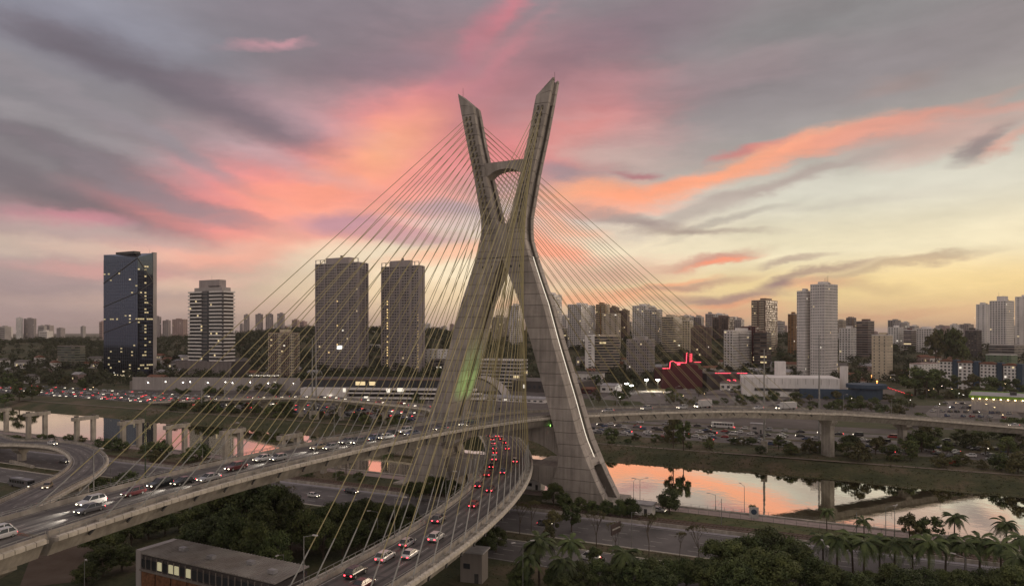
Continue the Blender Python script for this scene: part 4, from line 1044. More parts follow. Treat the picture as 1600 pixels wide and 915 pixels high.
# white low depots right of the legs
for (lab, xl, xc, xr, yt, Y, wmn, rf) in (
    ('long low dark roofed depot behind the right bridge leg', 800, 905, 930, 598, 600, 'dark', ROOF), ('low white shed with bright front beside the right bridge leg', 700, 850, 858, 624, 520, 'white', TINR),
    ('low white house row with grey roofs right of the bridge leg', 893, 935, 945, 584, 680, 'white', ROOF), ('small pale market tent right of the bridge leg', 938, 960, 972, 603, 610, 'pale', TINR),
    ('red awning kiosk beside the market tent', 908, 926, 932, 608, 600, 'red', TILE), ('low white wall building behind the parked cars', 1125, 1178, 1190, 600, 625, 'pale', ROOF)):
    cx, cy, w, d = foot(xl, xc, xr, Y); d = max(d, 10); H = CAMZ - (yt - HZ) / F * cy
    t = thing('shed', lab, 'shed', (cx - CA * w / 2 + SA * d / 2, cy + SA * w / 2 + CA * d / 2, 0), -TH)
    m = MB(); m.box(0, 0, H / 2 - 1, w, d, H + 2); m.build('wall', WM[wmn], t)
    m = MB(); m.loft([[(-w / 2 - .5, -d / 2 - .5, H), (w / 2 + .5, -d / 2 - .5, H), (w / 2 + .5, -d / 2 - .5, H + .3), (-w / 2 - .5, -d / 2 - .5, H + .3)], [(-w / 2 - .5, 0, H), (w / 2 + .5, 0, H), (w / 2 + .5, 0, H + 1.8), (-w / 2 - .5, 0, H + 1.8)], [(-w / 2 - .5, d / 2 + .5, H), (w / 2 + .5, d / 2 + .5, H), (w / 2 + .5, d / 2 + .5, H + .3), (-w / 2 - .5, d / 2 + .5, H + .3)]]); m.build('roof', rf, t)
    m = MB(); nn = max(2, int(w / 5)); [m.box(-w / 2 + (j + .5) * w / nn, -d / 2 - .05, H * .5, w / nn * .5, .15, H * .35, 1 if (j * 7 + int(xl)) % 11 == 0 else 0) for j in range(nn)]; m.build('window', [WGL, WLITW], t, kind=STUFF)
# blue and white factory with long flat roof
root = thing('factory', 'long white factory with blue painted stripes and rounded blue end', 'factory', (235, 580, 0), R(-16))
m = MB(); m.box(0, 10, 7.5, 76, 40, 17); m.build('wall', WM['pale'], root)
m = MB(); m.box(2, -10.4, 6, 60, .6, 2.2); m.build('stripe', DSTEEL, root)
m = MB(); m.box(30, -13, 3.5, 46, 6, 8); m.tube((58, -8, -1), (58, -8, 9), 12, 12, 20); m.build('blue_annexe', WM['blue'], root)
m = MB(); m.tube((58, -8, 9), (58, -8, 12), 15, 15, 20); m.build('disc_roof', WM['blue'], root)
m = MB(); m.box(-4, 30, 22, 9, 9, 12); m.build('roof_house', WM['white'], root)
m = MB(); [m.box(-36 + j * 6, -10.2, 13, .25, .3, 4.6) for j in range(13)]; m.build('panel_joint', WM['grey'], root, kind=STUFF)
m = MB(); m.tube((46, 18, 0), (46, 18, 25), 3.2, 3.2, 12); m.build('silo', WM['white'], root)
# red neon outlined shopping building
def neonb():
    Y = 650.0; z = lambda y: CAMZ + (HZ - y) / F * Y; xx = lambda p: (p - 1030) / F * Y
    root = thing('neon_building', 'dark red low building outlined with red neon lines', 'shop', ((1030 - 800) / F * Y, Y, 0), 0)
    m = MB(); m.box((xx(1034) + xx(1098)) / 2, 18, z(577) / 2, xx(1098) - xx(1034), 34, z(577)); m.build('wall', WM['red'], root)
    m = MB(); m.box((xx(1106) + xx(1182)) / 2, 20, z(584) / 2, xx(1182) - xx(1106), 34, z(584)); m.build('side_wing', WM['dark'], root)
    m = MB(); m.box((xx(1048) + xx(1096)) / 2, 12, z(569) / 2, xx(1090) - xx(1050), 20, z(568)); m.build('upper_wall', WM['red'], root)
    m = MB(); m.box((xx(1072) + xx(1081)) / 2, 8, z(551) / 2, xx(1081) - xx(1072), 6, z(551)); m.build('sign_tower', WM['red'], root)
    m = MB(); P = [(1035, 575), (1046, 575), (1047, 565), (1051, 563.5), (1056, 566), (1072, 566.5), (1072.6, 552), (1073.5, 551)]
    for a, b_ in zip(P[:-1], P[1:]): m.tube((xx(a[0]), -.8, z(a[1])), (xx(b_[0]), -.8, z(b_[1])), .28, .28, 5)
    for a, b_ in (((1078, 552), (1078, 565)), ((1080.5, 552), (1080.5, 565)), ((1084, 565.3), (1095, 565.3)), ((1117, 582.5), (1142, 582.5)), ((1151, 582.6), (1167, 582.6)), ((1136, 593), (1140, 593)), ((1140, 593), (1140, 597)), ((1145, 593), (1149, 593)), ((1149, 593), (1149, 597)), ((1157, 597), (1182, 595.5))):
        m.tube((xx(a[0]), -.8, z(a[1])), (xx(b_[0]), -.8, z(b_[1])), .22, .22, 5)
    m.box(xx(1060), -.9, z(568.6), 2.8, .3, 1.3); m.build('neon_line', NEON, root, kind=STUFF)
    m = MB(); [m.box(xx(1108) + j * 3.2, 2.8, z(590), 2.0, .3, 2.0) for j in range(14)]; m.build('window', WGL, root, kind=STUFF)
neonb()
# sports ground lit by floodlights
for k, (px, py, yb) in enumerate(((1010, 593, 611), (1028, 593, 611), (979, 599, 612), (987, 602, 613))):
    X, Yv = G(px, yb); z = CAMZ - (py - HZ) / F * Yv
    t = thing('floodlight_mast', ['bright twin floodlight over the sandy pitch, left one', 'bright twin floodlight over the sandy pitch, right one', 'smaller white floodlight left of the sandy pitch', 'lowest white floodlight left of the sandy pitch'][k], 'floodlight', (X, Yv, 0))
    m = MB(); m.tube((0, 0, 0), (0, 0, z), .14, .09, 6); m.build('mast', STEEL, t)
    m = MB(); m.box(-.9, 0, z, 1.4, .4, .9); m.box(.9, 0, z, 1.4, .4, .9); m.build('lamp', mat('flood_lamp', (1, .97, .88), emit=30), t, kind=STUFF)
    if k < 2:
        l = bpy.data.lights.new('flood_beam', 'SPOT'); l.energy = 22000; l.spot_size = R(110); l.spot_blend = .6; l.color = (1, .93, .75); l.shadow_soft_size = .5
        lo = bpy.data.objects.new('flood_beam', l); COL.objects.link(lo); lo.parent = t; lo.location = (0, -.6, z); lo.rotation_euler = (R(-8), 0, 0)
# supermarket with green rim and string of lamps
root = thing('supermarket', 'flat roofed supermarket with bright green rim and a string of lamps at the right edge', 'supermarket', G(1528, 640) + (0,), R(-36))
m = MB(); m.box(24, 22, 4.5, 56, 44, 9); m.build('wall', WM['grey'], root)
m = MB(); m.box(24, 22, 9.3, 58, 46, .6); m.build('roof', TINR, root)
m = MB(); ring(m, 58, 46, 8.4, 10.2, .4); o = m.build('green_rim', mat('green_rim', (.16, .30, .04), .6, .1, 1), root); o.location = (24, 22, 0)
m = MB(); [m.box(-3 + j * 4.0, -1.9, 8.0, .7, .4, .5) for j in range(14)]; m.build('eaves_lamp', LAMPY, root, kind=STUFF)
m = MB(); m.box(20, 24, 10.6, 4, 4, 2); m.build('roof_unit', DSTEEL, root)

# low corrugated roof hall in the lower left corner of the view
def hall():
    zr = 8.0
    A_, Bc, C_, D_ = [Vector(G(x, y, zr) + (0,)) for x, y in ((219, 861), (430, 909), (478, 882), (296, 838))]
    root = thing('low_workshop', 'long low workshop with pale corrugated roof, lit upper windows and orange brick wall', 'workshop', (A_.x, A_.y, 0))
    e1 = (Bc - A_); e2 = (D_ - A_) * .74
    o = Vector((0, 0, 0))
    def q(a, b, z): p = e1 * a + e2 * b; return (p.x, p.y, z)
    m = MB(); m.hexa([q(.01, .02, -1), q(.99, .02, -1), q(.99, .98, -1), q(.01, .98, -1)], [q(.01, .02, zr - .6), q(.99, .02, zr - .6), q(.99, .98, zr - .6), q(.01, .98, zr - .6)]); m.build('wall', WM['dark'], root)
    m = MB(); n = 90
    for i in range(n):                                    # corrugated sheets
        a0, a1 = i / n, (i + 1) / n; am = .10 * (i % 2)
        m.hexa([q(a0, -.01, zr - .4), q(a1, -.01, zr - .4), q(a1, 1, zr + .2), q(a0, 1, zr + .2)], [q(a0, -.01, zr - .28 + am), q(a1 - .0035, -.01, zr - .20 + am), q(a1 - .0035, 1, zr + .40 + am), q(a0, 1, zr + .32 + am)])
    for a, b_ in ((.2, .5), (.45, .4), (.7, .55), (.9, .35)):
        c = q(a, b_, zr + .5); mv = MB(); mv.box(c[0], c[1], c[2], 1.6, 1.1, .7, rz=-.5); mv.build('roof_vent', TINR, root)
    m.build('corrugated_roof', mat('old_roof_sheet', (.36, .335, .31), .85, .3, .22, c2=(.24, .215, .195), objrand=0), root, kind=STUFF)
    ln = e1.length
    rg = random.Random(2); wn_, lt, fr = MB(), MB(), MB()
    for i in range(22):
        a0, a1 = (i + .12) / 22, (i + .88) / 22
        lit = i in (3, 5, 6, 8)
        (lt if lit else wn_).hexa([q(a0, -.002, 4.9), q(a1, -.002, 4.9), q(a1, .02, 4.9), q(a0, .02, 4.9)], [q(a0, -.002, 6.6), q(a1, -.002, 6.6), q(a1, .02, 6.6), q(a0, .02, 6.6)])
        fr.hexa([q((i - .05) / 22, -.006, 4.4), q((i + .05) / 22, -.006, 4.4), q((i + .05) / 22, .02, 4.4), q((i - .05) / 22, .02, 4.4)], [q((i - .05) / 22, -.006, 7.2), q((i + .05) / 22, -.006, 7.2), q((i + .05) / 22, .02, 7.2), q((i - .05) / 22, .02, 7.2)])
    wn_.build('window', WGL, root, kind=STUFF); lt.build('lit_window', mat('workshop_light', (1.0, .95, .60), emit=.2), root, kind=STUFF); fr.build('window_pier', WM['concrete'], root, kind=STUFF)
    m = MB(); m.hexa([q(0, -.03, 4.1), q(1, -.03, 4.1), q(1, .02, 4.1), q(0, .02, 4.1)], [q(0, -.03, 4.45), q(1, -.03, 4.45), q(1, .02, 4.45), q(0, .02, 4.45)]); m.build('ledge', WM['concrete'], root)
    for k in range(8):
        a0, a1 = (k + .04) / 8, (k + .96) / 8; m = MB()
        m.hexa([q(a0, -.004, -.5), q(a1, -.004, -.5), q(a1, .02, -.5), q(a0, .02, -.5)], [q(a0, -.004, 4.0), q(a1, -.004, 4.0), q(a1, .02, 4.0), q(a0, .02, 4.0)]); m.build('brick_panel', mat('orange_brick', (.20, .095, .05), .9, .35, 1.5), root)
    m = MB(); m.hexa([q(-.03, -.02, -1), q(.012, -.02, -1), q(.012, 1.0, -1), q(-.03, 1.0, -1)], [q(-.03, -.02, 8.3), q(.012, -.02, 8.3), q(.012, 1.0, 8.3), q(-.03, 1.0, 8.3)]); m.build('end_wall', WM['grey'], root)
hall()
# small cabin and kiosks on the near bank
for (lab, px, py, w, d, h, rz, mm) in (('small white gatehouse beside the near foot of the bridge', 1003, 802, 7, 4, 3.2, -.5, 'pale'), ('white control hut under the deck by the river', 836, 764, 6, 4, 3.6, -.45, 'pale'), ('grey control cabin under the curved deck at the bottom', 741, 905, 5, 4, 6.5, -.3, 'concrete'), ('small white cabin in the grass near the far motorway', 1184, 676, 7, 4, 5, -.45, 'grey')):
    X, Yv = G(px, py); t = thing('cabin', lab, 'cabin', (X, Yv, 0), rz)
    m = MB(); m.box(0, 0, h / 2, w, d, h); m.build('wall', WM[mm], t); m = MB(); m.box(0, 0, h + .15, w + .8, d + .8, .3); m.build('roof', TINR, t)
    m = MB(); m.box(-w * .2, -d / 2 - .04, h * .55, w * .3, .12, 1.1); m.build('window', WGL, t); m = MB(); m.box(w * .25, -d / 2 - .04, 1.05, .9, .12, 2.1); m.build('door', DSTEEL, t)
# unfinished monorail frames along the near bank
fp = [(5, 640), (49, 647), (105, 656), (167, 664), (234, 671.5), (304, 683), (358, 699), (430, 705)]
def portal_mesh():
    t = thing('portal_frame', '', 'concrete frame', (0, 0, 0), 0, 'concrete portal frames along the near river bank')
    for s_ in (-1, 1): m = MB(); m.box(0, s_ * 4, 5.3, 1.7, 1.9, 12.6); m.build('column', DECKC, t)
    m = MB(); m.box(0, 0, 12.2, 2.1, 12.4, 1.7); m.build('beam', DECKC, t)
    for s_ in (-1, 1): m = MB(); m.box(0, s_ * 4.2, 13.3, 1.2, 1.6, .8); m.build('bearing_pad', CONCD, t)
    return t
pf = portal_mesh()
for k, (px, py) in enumerate(fp):
    X, Yv = G(px, py, 12.2); lab = 'concrete portal frame on the near river bank, %s from the left' % ordn(k + 1)
    u, v = UV(X, Yv); X, Yv = W(u, -1.5)
    if k == 0: pf.location = (X, Yv, 0); pf.rotation_euler = (0, 0, -TH); pf['label'] = lab
    else: dup(pf, (X, Yv, 0), -TH, lab)
# low houses scattered through the trees
hr = random.Random(21); hk = 0
def house(px, py, w, d, h, rz, wmn, rf, lab):
    X, Yv = px; t = thing('house', lab, 'house', (X, Yv, terrain(X, Yv) - .3), rz)
    m = MB(); m.box(0, 0, h / 2 - 2, w, d, h + 4); m.build('wall', WM[wmn], t)
    m = MB(); m.loft([[(-w / 2 - .5, -d / 2 - .5, h), (-w / 2 - .5, d / 2 + .5, h), (-w / 2 - .5, 0, h + d * .28)], [(w / 2 + .5, -d / 2 - .5, h), (w / 2 + .5, d / 2 + .5, h), (w / 2 + .5, 0, h + d * .28)]]); m.build('roof', rf, t)
    m = MB(); [m.box(a * w, -d / 2 - .04, h * .55, w * .14, .12, h * .28, 1 if hr.random() < .15 else 0) for a in (-.3, 0, .3)]; m.build('window', [WGL, WLIT], t, kind=STUFF)
ZN = [(0, 160, 700, 900, 12, 'left of the glass tower'), (243, 293, 700, 900, 10, 'between glass tower and hotel'), (370, 495, 700, 820, 7, 'between hotel and twin towers'), (870, 985, 700, 830, 9, 'below the ridge'),
      (1030, 1240, 690, 840, 20, 'behind the neon building'), (1310, 1420, 690, 840, 8, 'around the cream tower'), (1420, 1600, 740, 860, 7, 'above the row of blue stairs')]
for (a, b_, y0, y1, n, where) in ZN:
    for k in range(n):
        px = a + (b_ - a) * (k + hr.uniform(.1, .9)) / n; Yv = hr.uniform(y0, y1); X = (px - 800) / F * Yv
        wm2 = hr.choice(['white', 'pale', 'beige', 'pink', 'grey', 'white']); rf = hr.choice([TILE, TILE, ROOF, TINR])
        house((X, Yv), 0, hr.uniform(9, 20), hr.uniform(8, 12), hr.uniform(4, 9), -TH + hr.uniform(-.5, .5), wm2, rf, '%s house with %s roof, %s from the left %s' % ({'pale': 'pale white'}.get(wm2, wm2), {'clay_tiles': 'tiled', 'flat_roof': 'grey', 'metal_roof': 'metal'}[rf.name], ordn(k + 1), where))
# further mid-rise blocks filling the ridge
rb = random.Random(44); pk = []
for i in range(46): pk.append(rb.uniform(862, 1520))
for i, px in enumerate(sorted(pk)):
    if 1240 < px < 1312: continue
    wpx = rb.uniform(13, 26); Yv = rb.uniform(1010, 1350)
    Bd('mid-rise block filling the ridge skyline right of the bridge, %s from the left' % ordn(i + 1), px - wpx * .6, px, px + wpx * .4, rb.uniform(488, 513) + (6 if px > 1300 else 0), Yv, rb.choice(['grid', 'balcony', 'bands', 'plain']), rb.choice(['white', 'pale', 'beige', 'mauve', 'white', 'brown', 'grey']), rb.choice(['white', 'grey']), group='mid-rise blocks along the ridge', seed=i, hbox=2.5, th=R(30) if px < 1150 else R(54))
# distant skyline
sk = random.Random(33); k = 0; sky = []
for i in range(64):
    px = sk.uniform(-20, 1620)
    if 20 < px < 62 or 162 < px < 370 or 590 < px < 664 or 494 < px < 576: continue
    sky.append(px)
sky += [452, 462, 474, 484, 668, 682, 694, 706, 716, 1216, 1224, 1318, 1330, 1492, 1480, 8, 14, 66, 74, 130]
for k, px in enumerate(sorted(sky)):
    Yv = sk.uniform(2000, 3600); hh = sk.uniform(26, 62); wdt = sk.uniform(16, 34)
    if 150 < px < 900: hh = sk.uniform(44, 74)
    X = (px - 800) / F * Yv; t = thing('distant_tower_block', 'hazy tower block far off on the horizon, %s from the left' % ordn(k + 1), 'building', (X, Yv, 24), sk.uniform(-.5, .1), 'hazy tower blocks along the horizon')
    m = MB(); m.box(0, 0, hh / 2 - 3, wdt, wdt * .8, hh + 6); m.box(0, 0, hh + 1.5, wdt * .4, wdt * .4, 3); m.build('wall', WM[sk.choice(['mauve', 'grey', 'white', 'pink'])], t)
    m = MB(); nfl = int(hh / 6); [m.box(0, -wdt * .4 - .1, 3 + j * 6, wdt * .85, .3, 2.2) for j in range(nfl)]; m.build('window', FARW, t, kind=STUFF)
# ------------------------------------------------------------------ vehicles
PAL = dict(white=(.62, .61, .60), silver=(.36, .36, .37), grey=(.13, .13, .14), black=(.015, .015, .018), red=(.30, .02, .02), dark_red=(.12, .02, .025), blue=(.05, .08, .17), gold=(.30, .23, .13))
CARM = {}
for k, c in PAL.items():
    m_ = bpy.data.materials.new('car_paint_' + k); m_.use_nodes = True; b = m_.node_tree.nodes['Principled BSDF']
    b.inputs['Base Color'].default_value = c + (1,); b.inputs['Roughness'].default_value = .32; b.inputs['Coat Weight'].default_value = .5; CARM[k] = m_
KIND = {  # length, width, belt height, roof height, greenhouse base rear, roof rear, roof front, windscreen base
    'sedan': (4.6, 1.8, .95, 1.46, -1.75, -1.05, .35, 1.15), 'hatchback': (4.0, 1.72, .96, 1.52, -1.9, -1.45, .35, 1.05), 'suv': (4.6, 1.88, 1.10, 1.72, -2.15, -1.75, .35, 1.05),
    'pickup': (5.2, 1.85, 1.08, 1.75, -.75, -.5, .7, 1.35), 'van': (4.9, 1.9, 1.15, 1.98, -2.35, -2.25, 1.0, 1.85)}
def car_pieces(kind):
    Ln, Wd, bz, rz_, g0, g1, g2, g3 = KIND[kind]; hw = Wd / 2; P = {}
    body = MB(); hood = bz - .07; tr = bz - (.02 if kind in ('sedan',) else 0)
    st = [(-Ln / 2, .45, bz * .78, .80), (-Ln / 2 + .12, .30, tr - .05, .92), (-Ln / 2 + .5, .26, tr, .98), (g0, .26, bz, 1.0), (0, .24, bz, 1.0), (g3, .26, bz - .01, 1.0), (Ln / 2 - .5, .26, hood - .10, .97), (Ln / 2 - .12, .28, hood - .20, .90), (Ln / 2, .42, bz * .66, .78)]
    rings = []
    for x, z0, z1, k in st:
        y = hw * k; rings.append([(x, -y * .9, z0), (x, -y, z0 + .12), (x, -y, z1 - .18), (x, -y * .93, z1 - .02), (x, -y * .7, z1), (x, y * .7, z1), (x, y * .93, z1 - .02), (x, y, z1 - .18), (x, y, z0 + .12), (x, y * .9, z0)])
    body.loft(rings); P['body'] = body
    gh = MB(); y0, y1 = hw * .90, hw * .72
    gh.loft([[(g0, -y0, bz - .03), (g0, y0, bz - .03), (g1, y1, rz_ - .03), (g1, -y1, rz_ - .03)][::-1], [(g3, -y0, bz - .03), (g3, y0, bz - .03), (g2, y1, rz_ - .03), (g2, -y1, rz_ - .03)][::-1]]); P['window'] = gh
    rf = MB(); rf.loft([[(g1 - .02, -y1 * 1.03, rz_ - .06), (g1 - .02, y1 * 1.03, rz_ - .06), (g1 + .1, y1 * .9, rz_), (g1 + .1, -y1 * .9, rz_)][::-1], [(g2 + .02, -y1 * 1.03, rz_ - .06), (g2 + .02, y1 * 1.03, rz_ - .06), (g2 - .1, y1 * .9, rz_), (g2 - .1, -y1 * .9, rz_)][::-1]])
    for s in (-1, 1):
        for (xb, xt, t) in ((g0, g1, .09), (g3, g2, .07), ((g0 + g3) / 2 - .2, (g1 + g2) / 2 - .15, .06)):
            rf.hexa([(xb - t, s * (y0 + .012) - .02, bz - .04), (xb + t, s * (y0 + .012) - .02, bz - .04), (xb + t, s * (y0 + .012) + .02, bz - .04), (xb - t, s * (y0 + .012) + .02, bz - .04)],
                    [(xt - t, s * (y1 + .012) - .02, rz_ - .04), (xt + t, s * (y1 + .012) - .02, rz_ - .04), (xt + t, s * (y1 + .012) + .02, rz_ - .04), (xt - t, s * (y1 + .012) + .02, rz_ - .04)])
    P['roof'] = rf
    wr = .34 if kind not in ('suv', 'pickup') else .39
    P['wheel'] = [((sx * Ln * .31, sy * (hw - .12), wr), wr) for sx in (-1, 1) for sy in (-1, 1)]
    P['headlight'] = [MB().box(Ln / 2 - .06, s * hw * .60, bz * .56, .16, .34, .13) for s in (-1, 1)]
    P['tail_light'] = [MB().box(-Ln / 2 + .05, s * hw * .66, bz * .68, .16, .28, .18) for s in (-1, 1)]
    bp = MB(); bp.box(Ln / 2 + .0, 0, .46, .12, Wd * .78, .16); bp.box(-Ln / 2 + .0, 0, .48, .12, Wd * .78, .16); P['bumper'] = bp
    return P
WHM = {}
def wheel_mesh(r):
    if r not in WHM:
        m = MB(); m.tube((0, -.11, 0), (0, .11, 0), r, r, 12); h = MB(); h.tube((0, -.125, 0), (0, .125, 0), r * .6, r * .6, 8); WHM[r] = (m.mesh('tyre', RUB), h.mesh('rim', STEEL))
    return WHM[r]
PROT = {}
def car_proto(kind, color):
    key = (kind, color)
    if key in PROT: return PROT[key]
    P = car_pieces(kind); t = thing('car' if kind not in ('van', 'pickup') else kind, '', {'van': 'van', 'pickup': 'pickup'}.get(kind, 'car'))
    P['body'].build('body', CARM[color], t, smooth=False); P['window'].build('window', GLASSC, t); P['roof'].build('roof', CARM[color], t)
    P['bumper'].build('bumper', DSTEEL, t, kind=STUFF)
    for (loc, r) in P['wheel']:
        ty, rm_ = wheel_mesh(r); w = link(ty, 'wheel', t, loc); link(rm_, 'rim', w)
    for k in ('headlight', 'tail_light'):
        for b_ in P[k]: b_.build(k, HEADL if k == 'headlight' else TAILL, t)
    PROT[key] = [t, False]; return PROT[key]
def place_car(kind, color, loc, rz, label, group):
    p = car_proto(kind, color)
    if not p[1]:
        t = p[0]; p[1] = True; t.location = loc; t.rotation_euler = (0, 0, rz); t['label'] = label; t['group'] = group
        KIDS[t.name] = [(c, list(c.children)) for c in t.children]
        return t
    return dup(p[0], loc, rz, label, group)
FARC = {}
def far_car(kind, color, lights=3):
    key = (kind, color, lights)
    if key not in FARC:
        P = car_pieces(kind); m = MB()
        def ap(b_, mi): m.add(b_.v, b_.f, mi)
        ap(P['body'], 0); ap(P['window'], 1); ap(P['roof'], 0)
        for (loc, r) in P['wheel']: m.tube((loc[0], loc[1] - .11, loc[2]), (loc[0], loc[1] + .11, loc[2]), r, r, 8, 2)
        Ln_, hw_, bz_ = KIND[kind][0], KIND[kind][1] / 2, KIND[kind][2]
        for s in (-1, 1):
            m.box(Ln_ / 2 + .02, s * hw_ * .62, bz_ * .62, .18, .36 + .1 * (lights & 1), .2 + .12 * (lights & 1), 3 if lights & 1 else 5)
            m.box(-Ln_ / 2 - .02, s * hw_ * .66, bz_ * .72, .18, .32 + .06 * (lights & 2), .24 + .08 * (lights & 2), 4 if lights & 2 else 6)
        FARC[key] = m.mesh('far_car_tail' if lights == 2 else 'far_car', [CARM[color], GLASSC, RUB, HEADF, TAILF, GLASSC, CARM['dark_red']])
    return FARC[key]
# traffic on the upper deck, coming towards the lower left
TA = [(-7, 829, 'hatchback', 'white'), (6, 833, 'hatchback', 'white'), (145, 782, 'suv', 'white'), (137, 794, 'sedan', 'grey'), (206, 768, 'hatchback', 'dark_red'), (252, 754, 'suv', 'black'), (284, 751, 'sedan', 'black'), (331, 744, 'sedan', 'silver'), (371, 728, 'suv', 'dark_red'),
      (410, 715, 'sedan', 'white'), (438, 713.5, 'hatchback', 'silver'), (497, 697, 'sedan', 'gold'), (519, 697, 'hatchback', 'silver'), (543, 688, 'sedan', 'grey'), (560, 689, 'suv', 'grey'), (583, 683, 'hatchback', 'blue'), (606, 681, 'sedan', 'white'), (611, 675.5, 'sedan', 'black'),
      (633, 672, 'suv', 'white'), (646, 675.5, 'sedan', 'blue'), (689, 668, 'sedan', 'grey'), (727, 661.5, 'sedan', 'silver'), (735, 661, 'hatchback', 'black'), (950, 640.5, 'sedan', 'silver'), (1012, 637, 'suv', 'silver'), (1069, 635.5, 'suv', 'white'), (1192, 636, 'sedan', 'white'), (1590, 663, 'sedan', 'white')]
near = lambda P_, s_, off: P_.at(s_, off, .03)
cnt = {}
colname = {'dark_red': 'dark red'}
for k, (px, py, kind, colr) in enumerate(TA):
    s_, off = A.find(px, py, .7); lim = A.w / 2 - 3.6; off = max(-lim, min(lim, off)); x, y, z = near(A, s_, off)
    nb = 'at the left edge' if k < 2 else ('heading left on the upper deck, %s along from the left' % ordn(k + 1))
    if k < 2: nb = ['mostly cut by the left edge on the approach', 'with open view of its roof at the left edge on the approach'][k]
    o = place_car(kind, colr, (x, y, z), A.head(s_) + math.pi, '%s %s %s' % (colname.get(colr, colr), {'suv': 'SUV', 'sedan': 'saloon car'}.get(kind, kind), nb), 'cars coming down the upper deck')
    if px < 760:                                           # beam of its headlights on the asphalt
        l = bpy.data.lights.new('headlight_beam', 'SPOT'); l.energy = 2600; l.spot_size = R(50); l.spot_blend = .9; l.color = (1, .93, .80); l.shadow_soft_size = .25
        lo = bpy.data.objects.new('headlight_beam', l); COL.objects.link(lo); lo.parent = o; lo.location = (2.6, 0, .9); lo.rotation_euler = (R(0), R(-76), 0)
TB = [(566, 911, 'sedan', 'dark_red'), (510, 926, 'hatchback', 'silver'), (555, 893, 'suv', 'black'), (602, 868, 'suv', 'white'), (640, 864, 'sedan', 'white'), (638, 845, 'hatchback', 'silver'), (681, 838, 'suv', 'white'), (686, 809, 'suv', 'grey'), (741, 786, 'hatchback', 'red'),
      (748, 756, 'sedan', 'dark_red'), (767, 762, 'sedan', 'dark_red'), (762, 739, 'suv', 'red'), (786, 735, 'sedan', 'blue'), (767, 727, 'hatchback', 'black'), (771, 715, 'van', 'white'), (805, 718, 'hatchback', 'silver'), (772, 705, 'hatchback', 'red'), (771.5, 698, 'sedan', 'grey'),
      (770, 691, 'suv', 'white'), (769, 685, 'hatchback', 'red'), (792, 698.5, 'sedan', 'red'), (787.5, 690, 'hatchback', 'dark_red'), (783, 684, 'hatchback', 'red'), (776, 680, 'van', 'white'), (761, 679, 'hatchback', 'grey')]
for k, (px, py, kind, colr) in enumerate(TB):
    s_, off = B.find(px, py, .7); lim = B.w / 2 - 3.3; off = max(-lim, min(lim, off)); x, y, z = near(B, s_, off)
    o = place_car(kind, colr, (x, y, z), B.head(s_), '%s %s driving away on the lower curved deck, %s from the bottom' % (colname.get(colr, colr), {'suv': 'SUV', 'sedan': 'saloon car'}.get(kind, kind), ordn(k + 1)), 'cars driving away on the lower curved deck')
# others
for (px, py, kind, colr, P_, fl_, lab) in ((75, 757, 'sedan', 'gold', RA, 1, 'bronze saloon car with headlights on the near arm of the loop ramp'), (82, 692, 'suv', 'white', RA, 1, 'white car on the far arm of the loop ramp')):
    s_, off = P_.find(px, py, .7); off = max(-3, min(3, off)); x, y, z = P_.at(s_, off, .03); place_car(kind, colr, (x, y, z), P_.head(s_) + (0 if px > 76 else 0), lab, 'cars on the loop ramp')
for (px, py, kind, colr, rz, lab) in ((100, 720, 'sedan', 'grey', -TH, 'grey car with headlights under the loop ramp'), (490, 774, 'hatchback', 'white', -TH, 'white hatchback alone on the near highway left of the bridge'), (549, 768, 'suv', 'black', -TH, 'black SUV with lit headlights on the near highway by the wall'),
                                      (851, 818, 'hatchback', 'grey', -TH, 'grey car with headlights behind the small trees on the near highway'), (922, 872, 'van', 'white', math.pi - TH, 'white van on the local road behind palm crowns'), (1046, 885, 'sedan', 'white', math.pi - TH, 'white car half hidden by bushes on the local road'),
                                      (1010, 798, 'van', 'white', -TH, 'white van parked by the gatehouse near the bridge foot'), (1028, 797, 'sedan', 'silver', -TH, 'silver car parked by the gatehouse near the bridge foot'), 
                                      (20, 754, 'hatchback', 'grey', -TH, 'dark grey car entering from the left on the ground road')):
    x, y = G(px, py + 2); place_car(kind, colr, (x, y, .05), rz, lab, 'cars at ground level near the bridge')
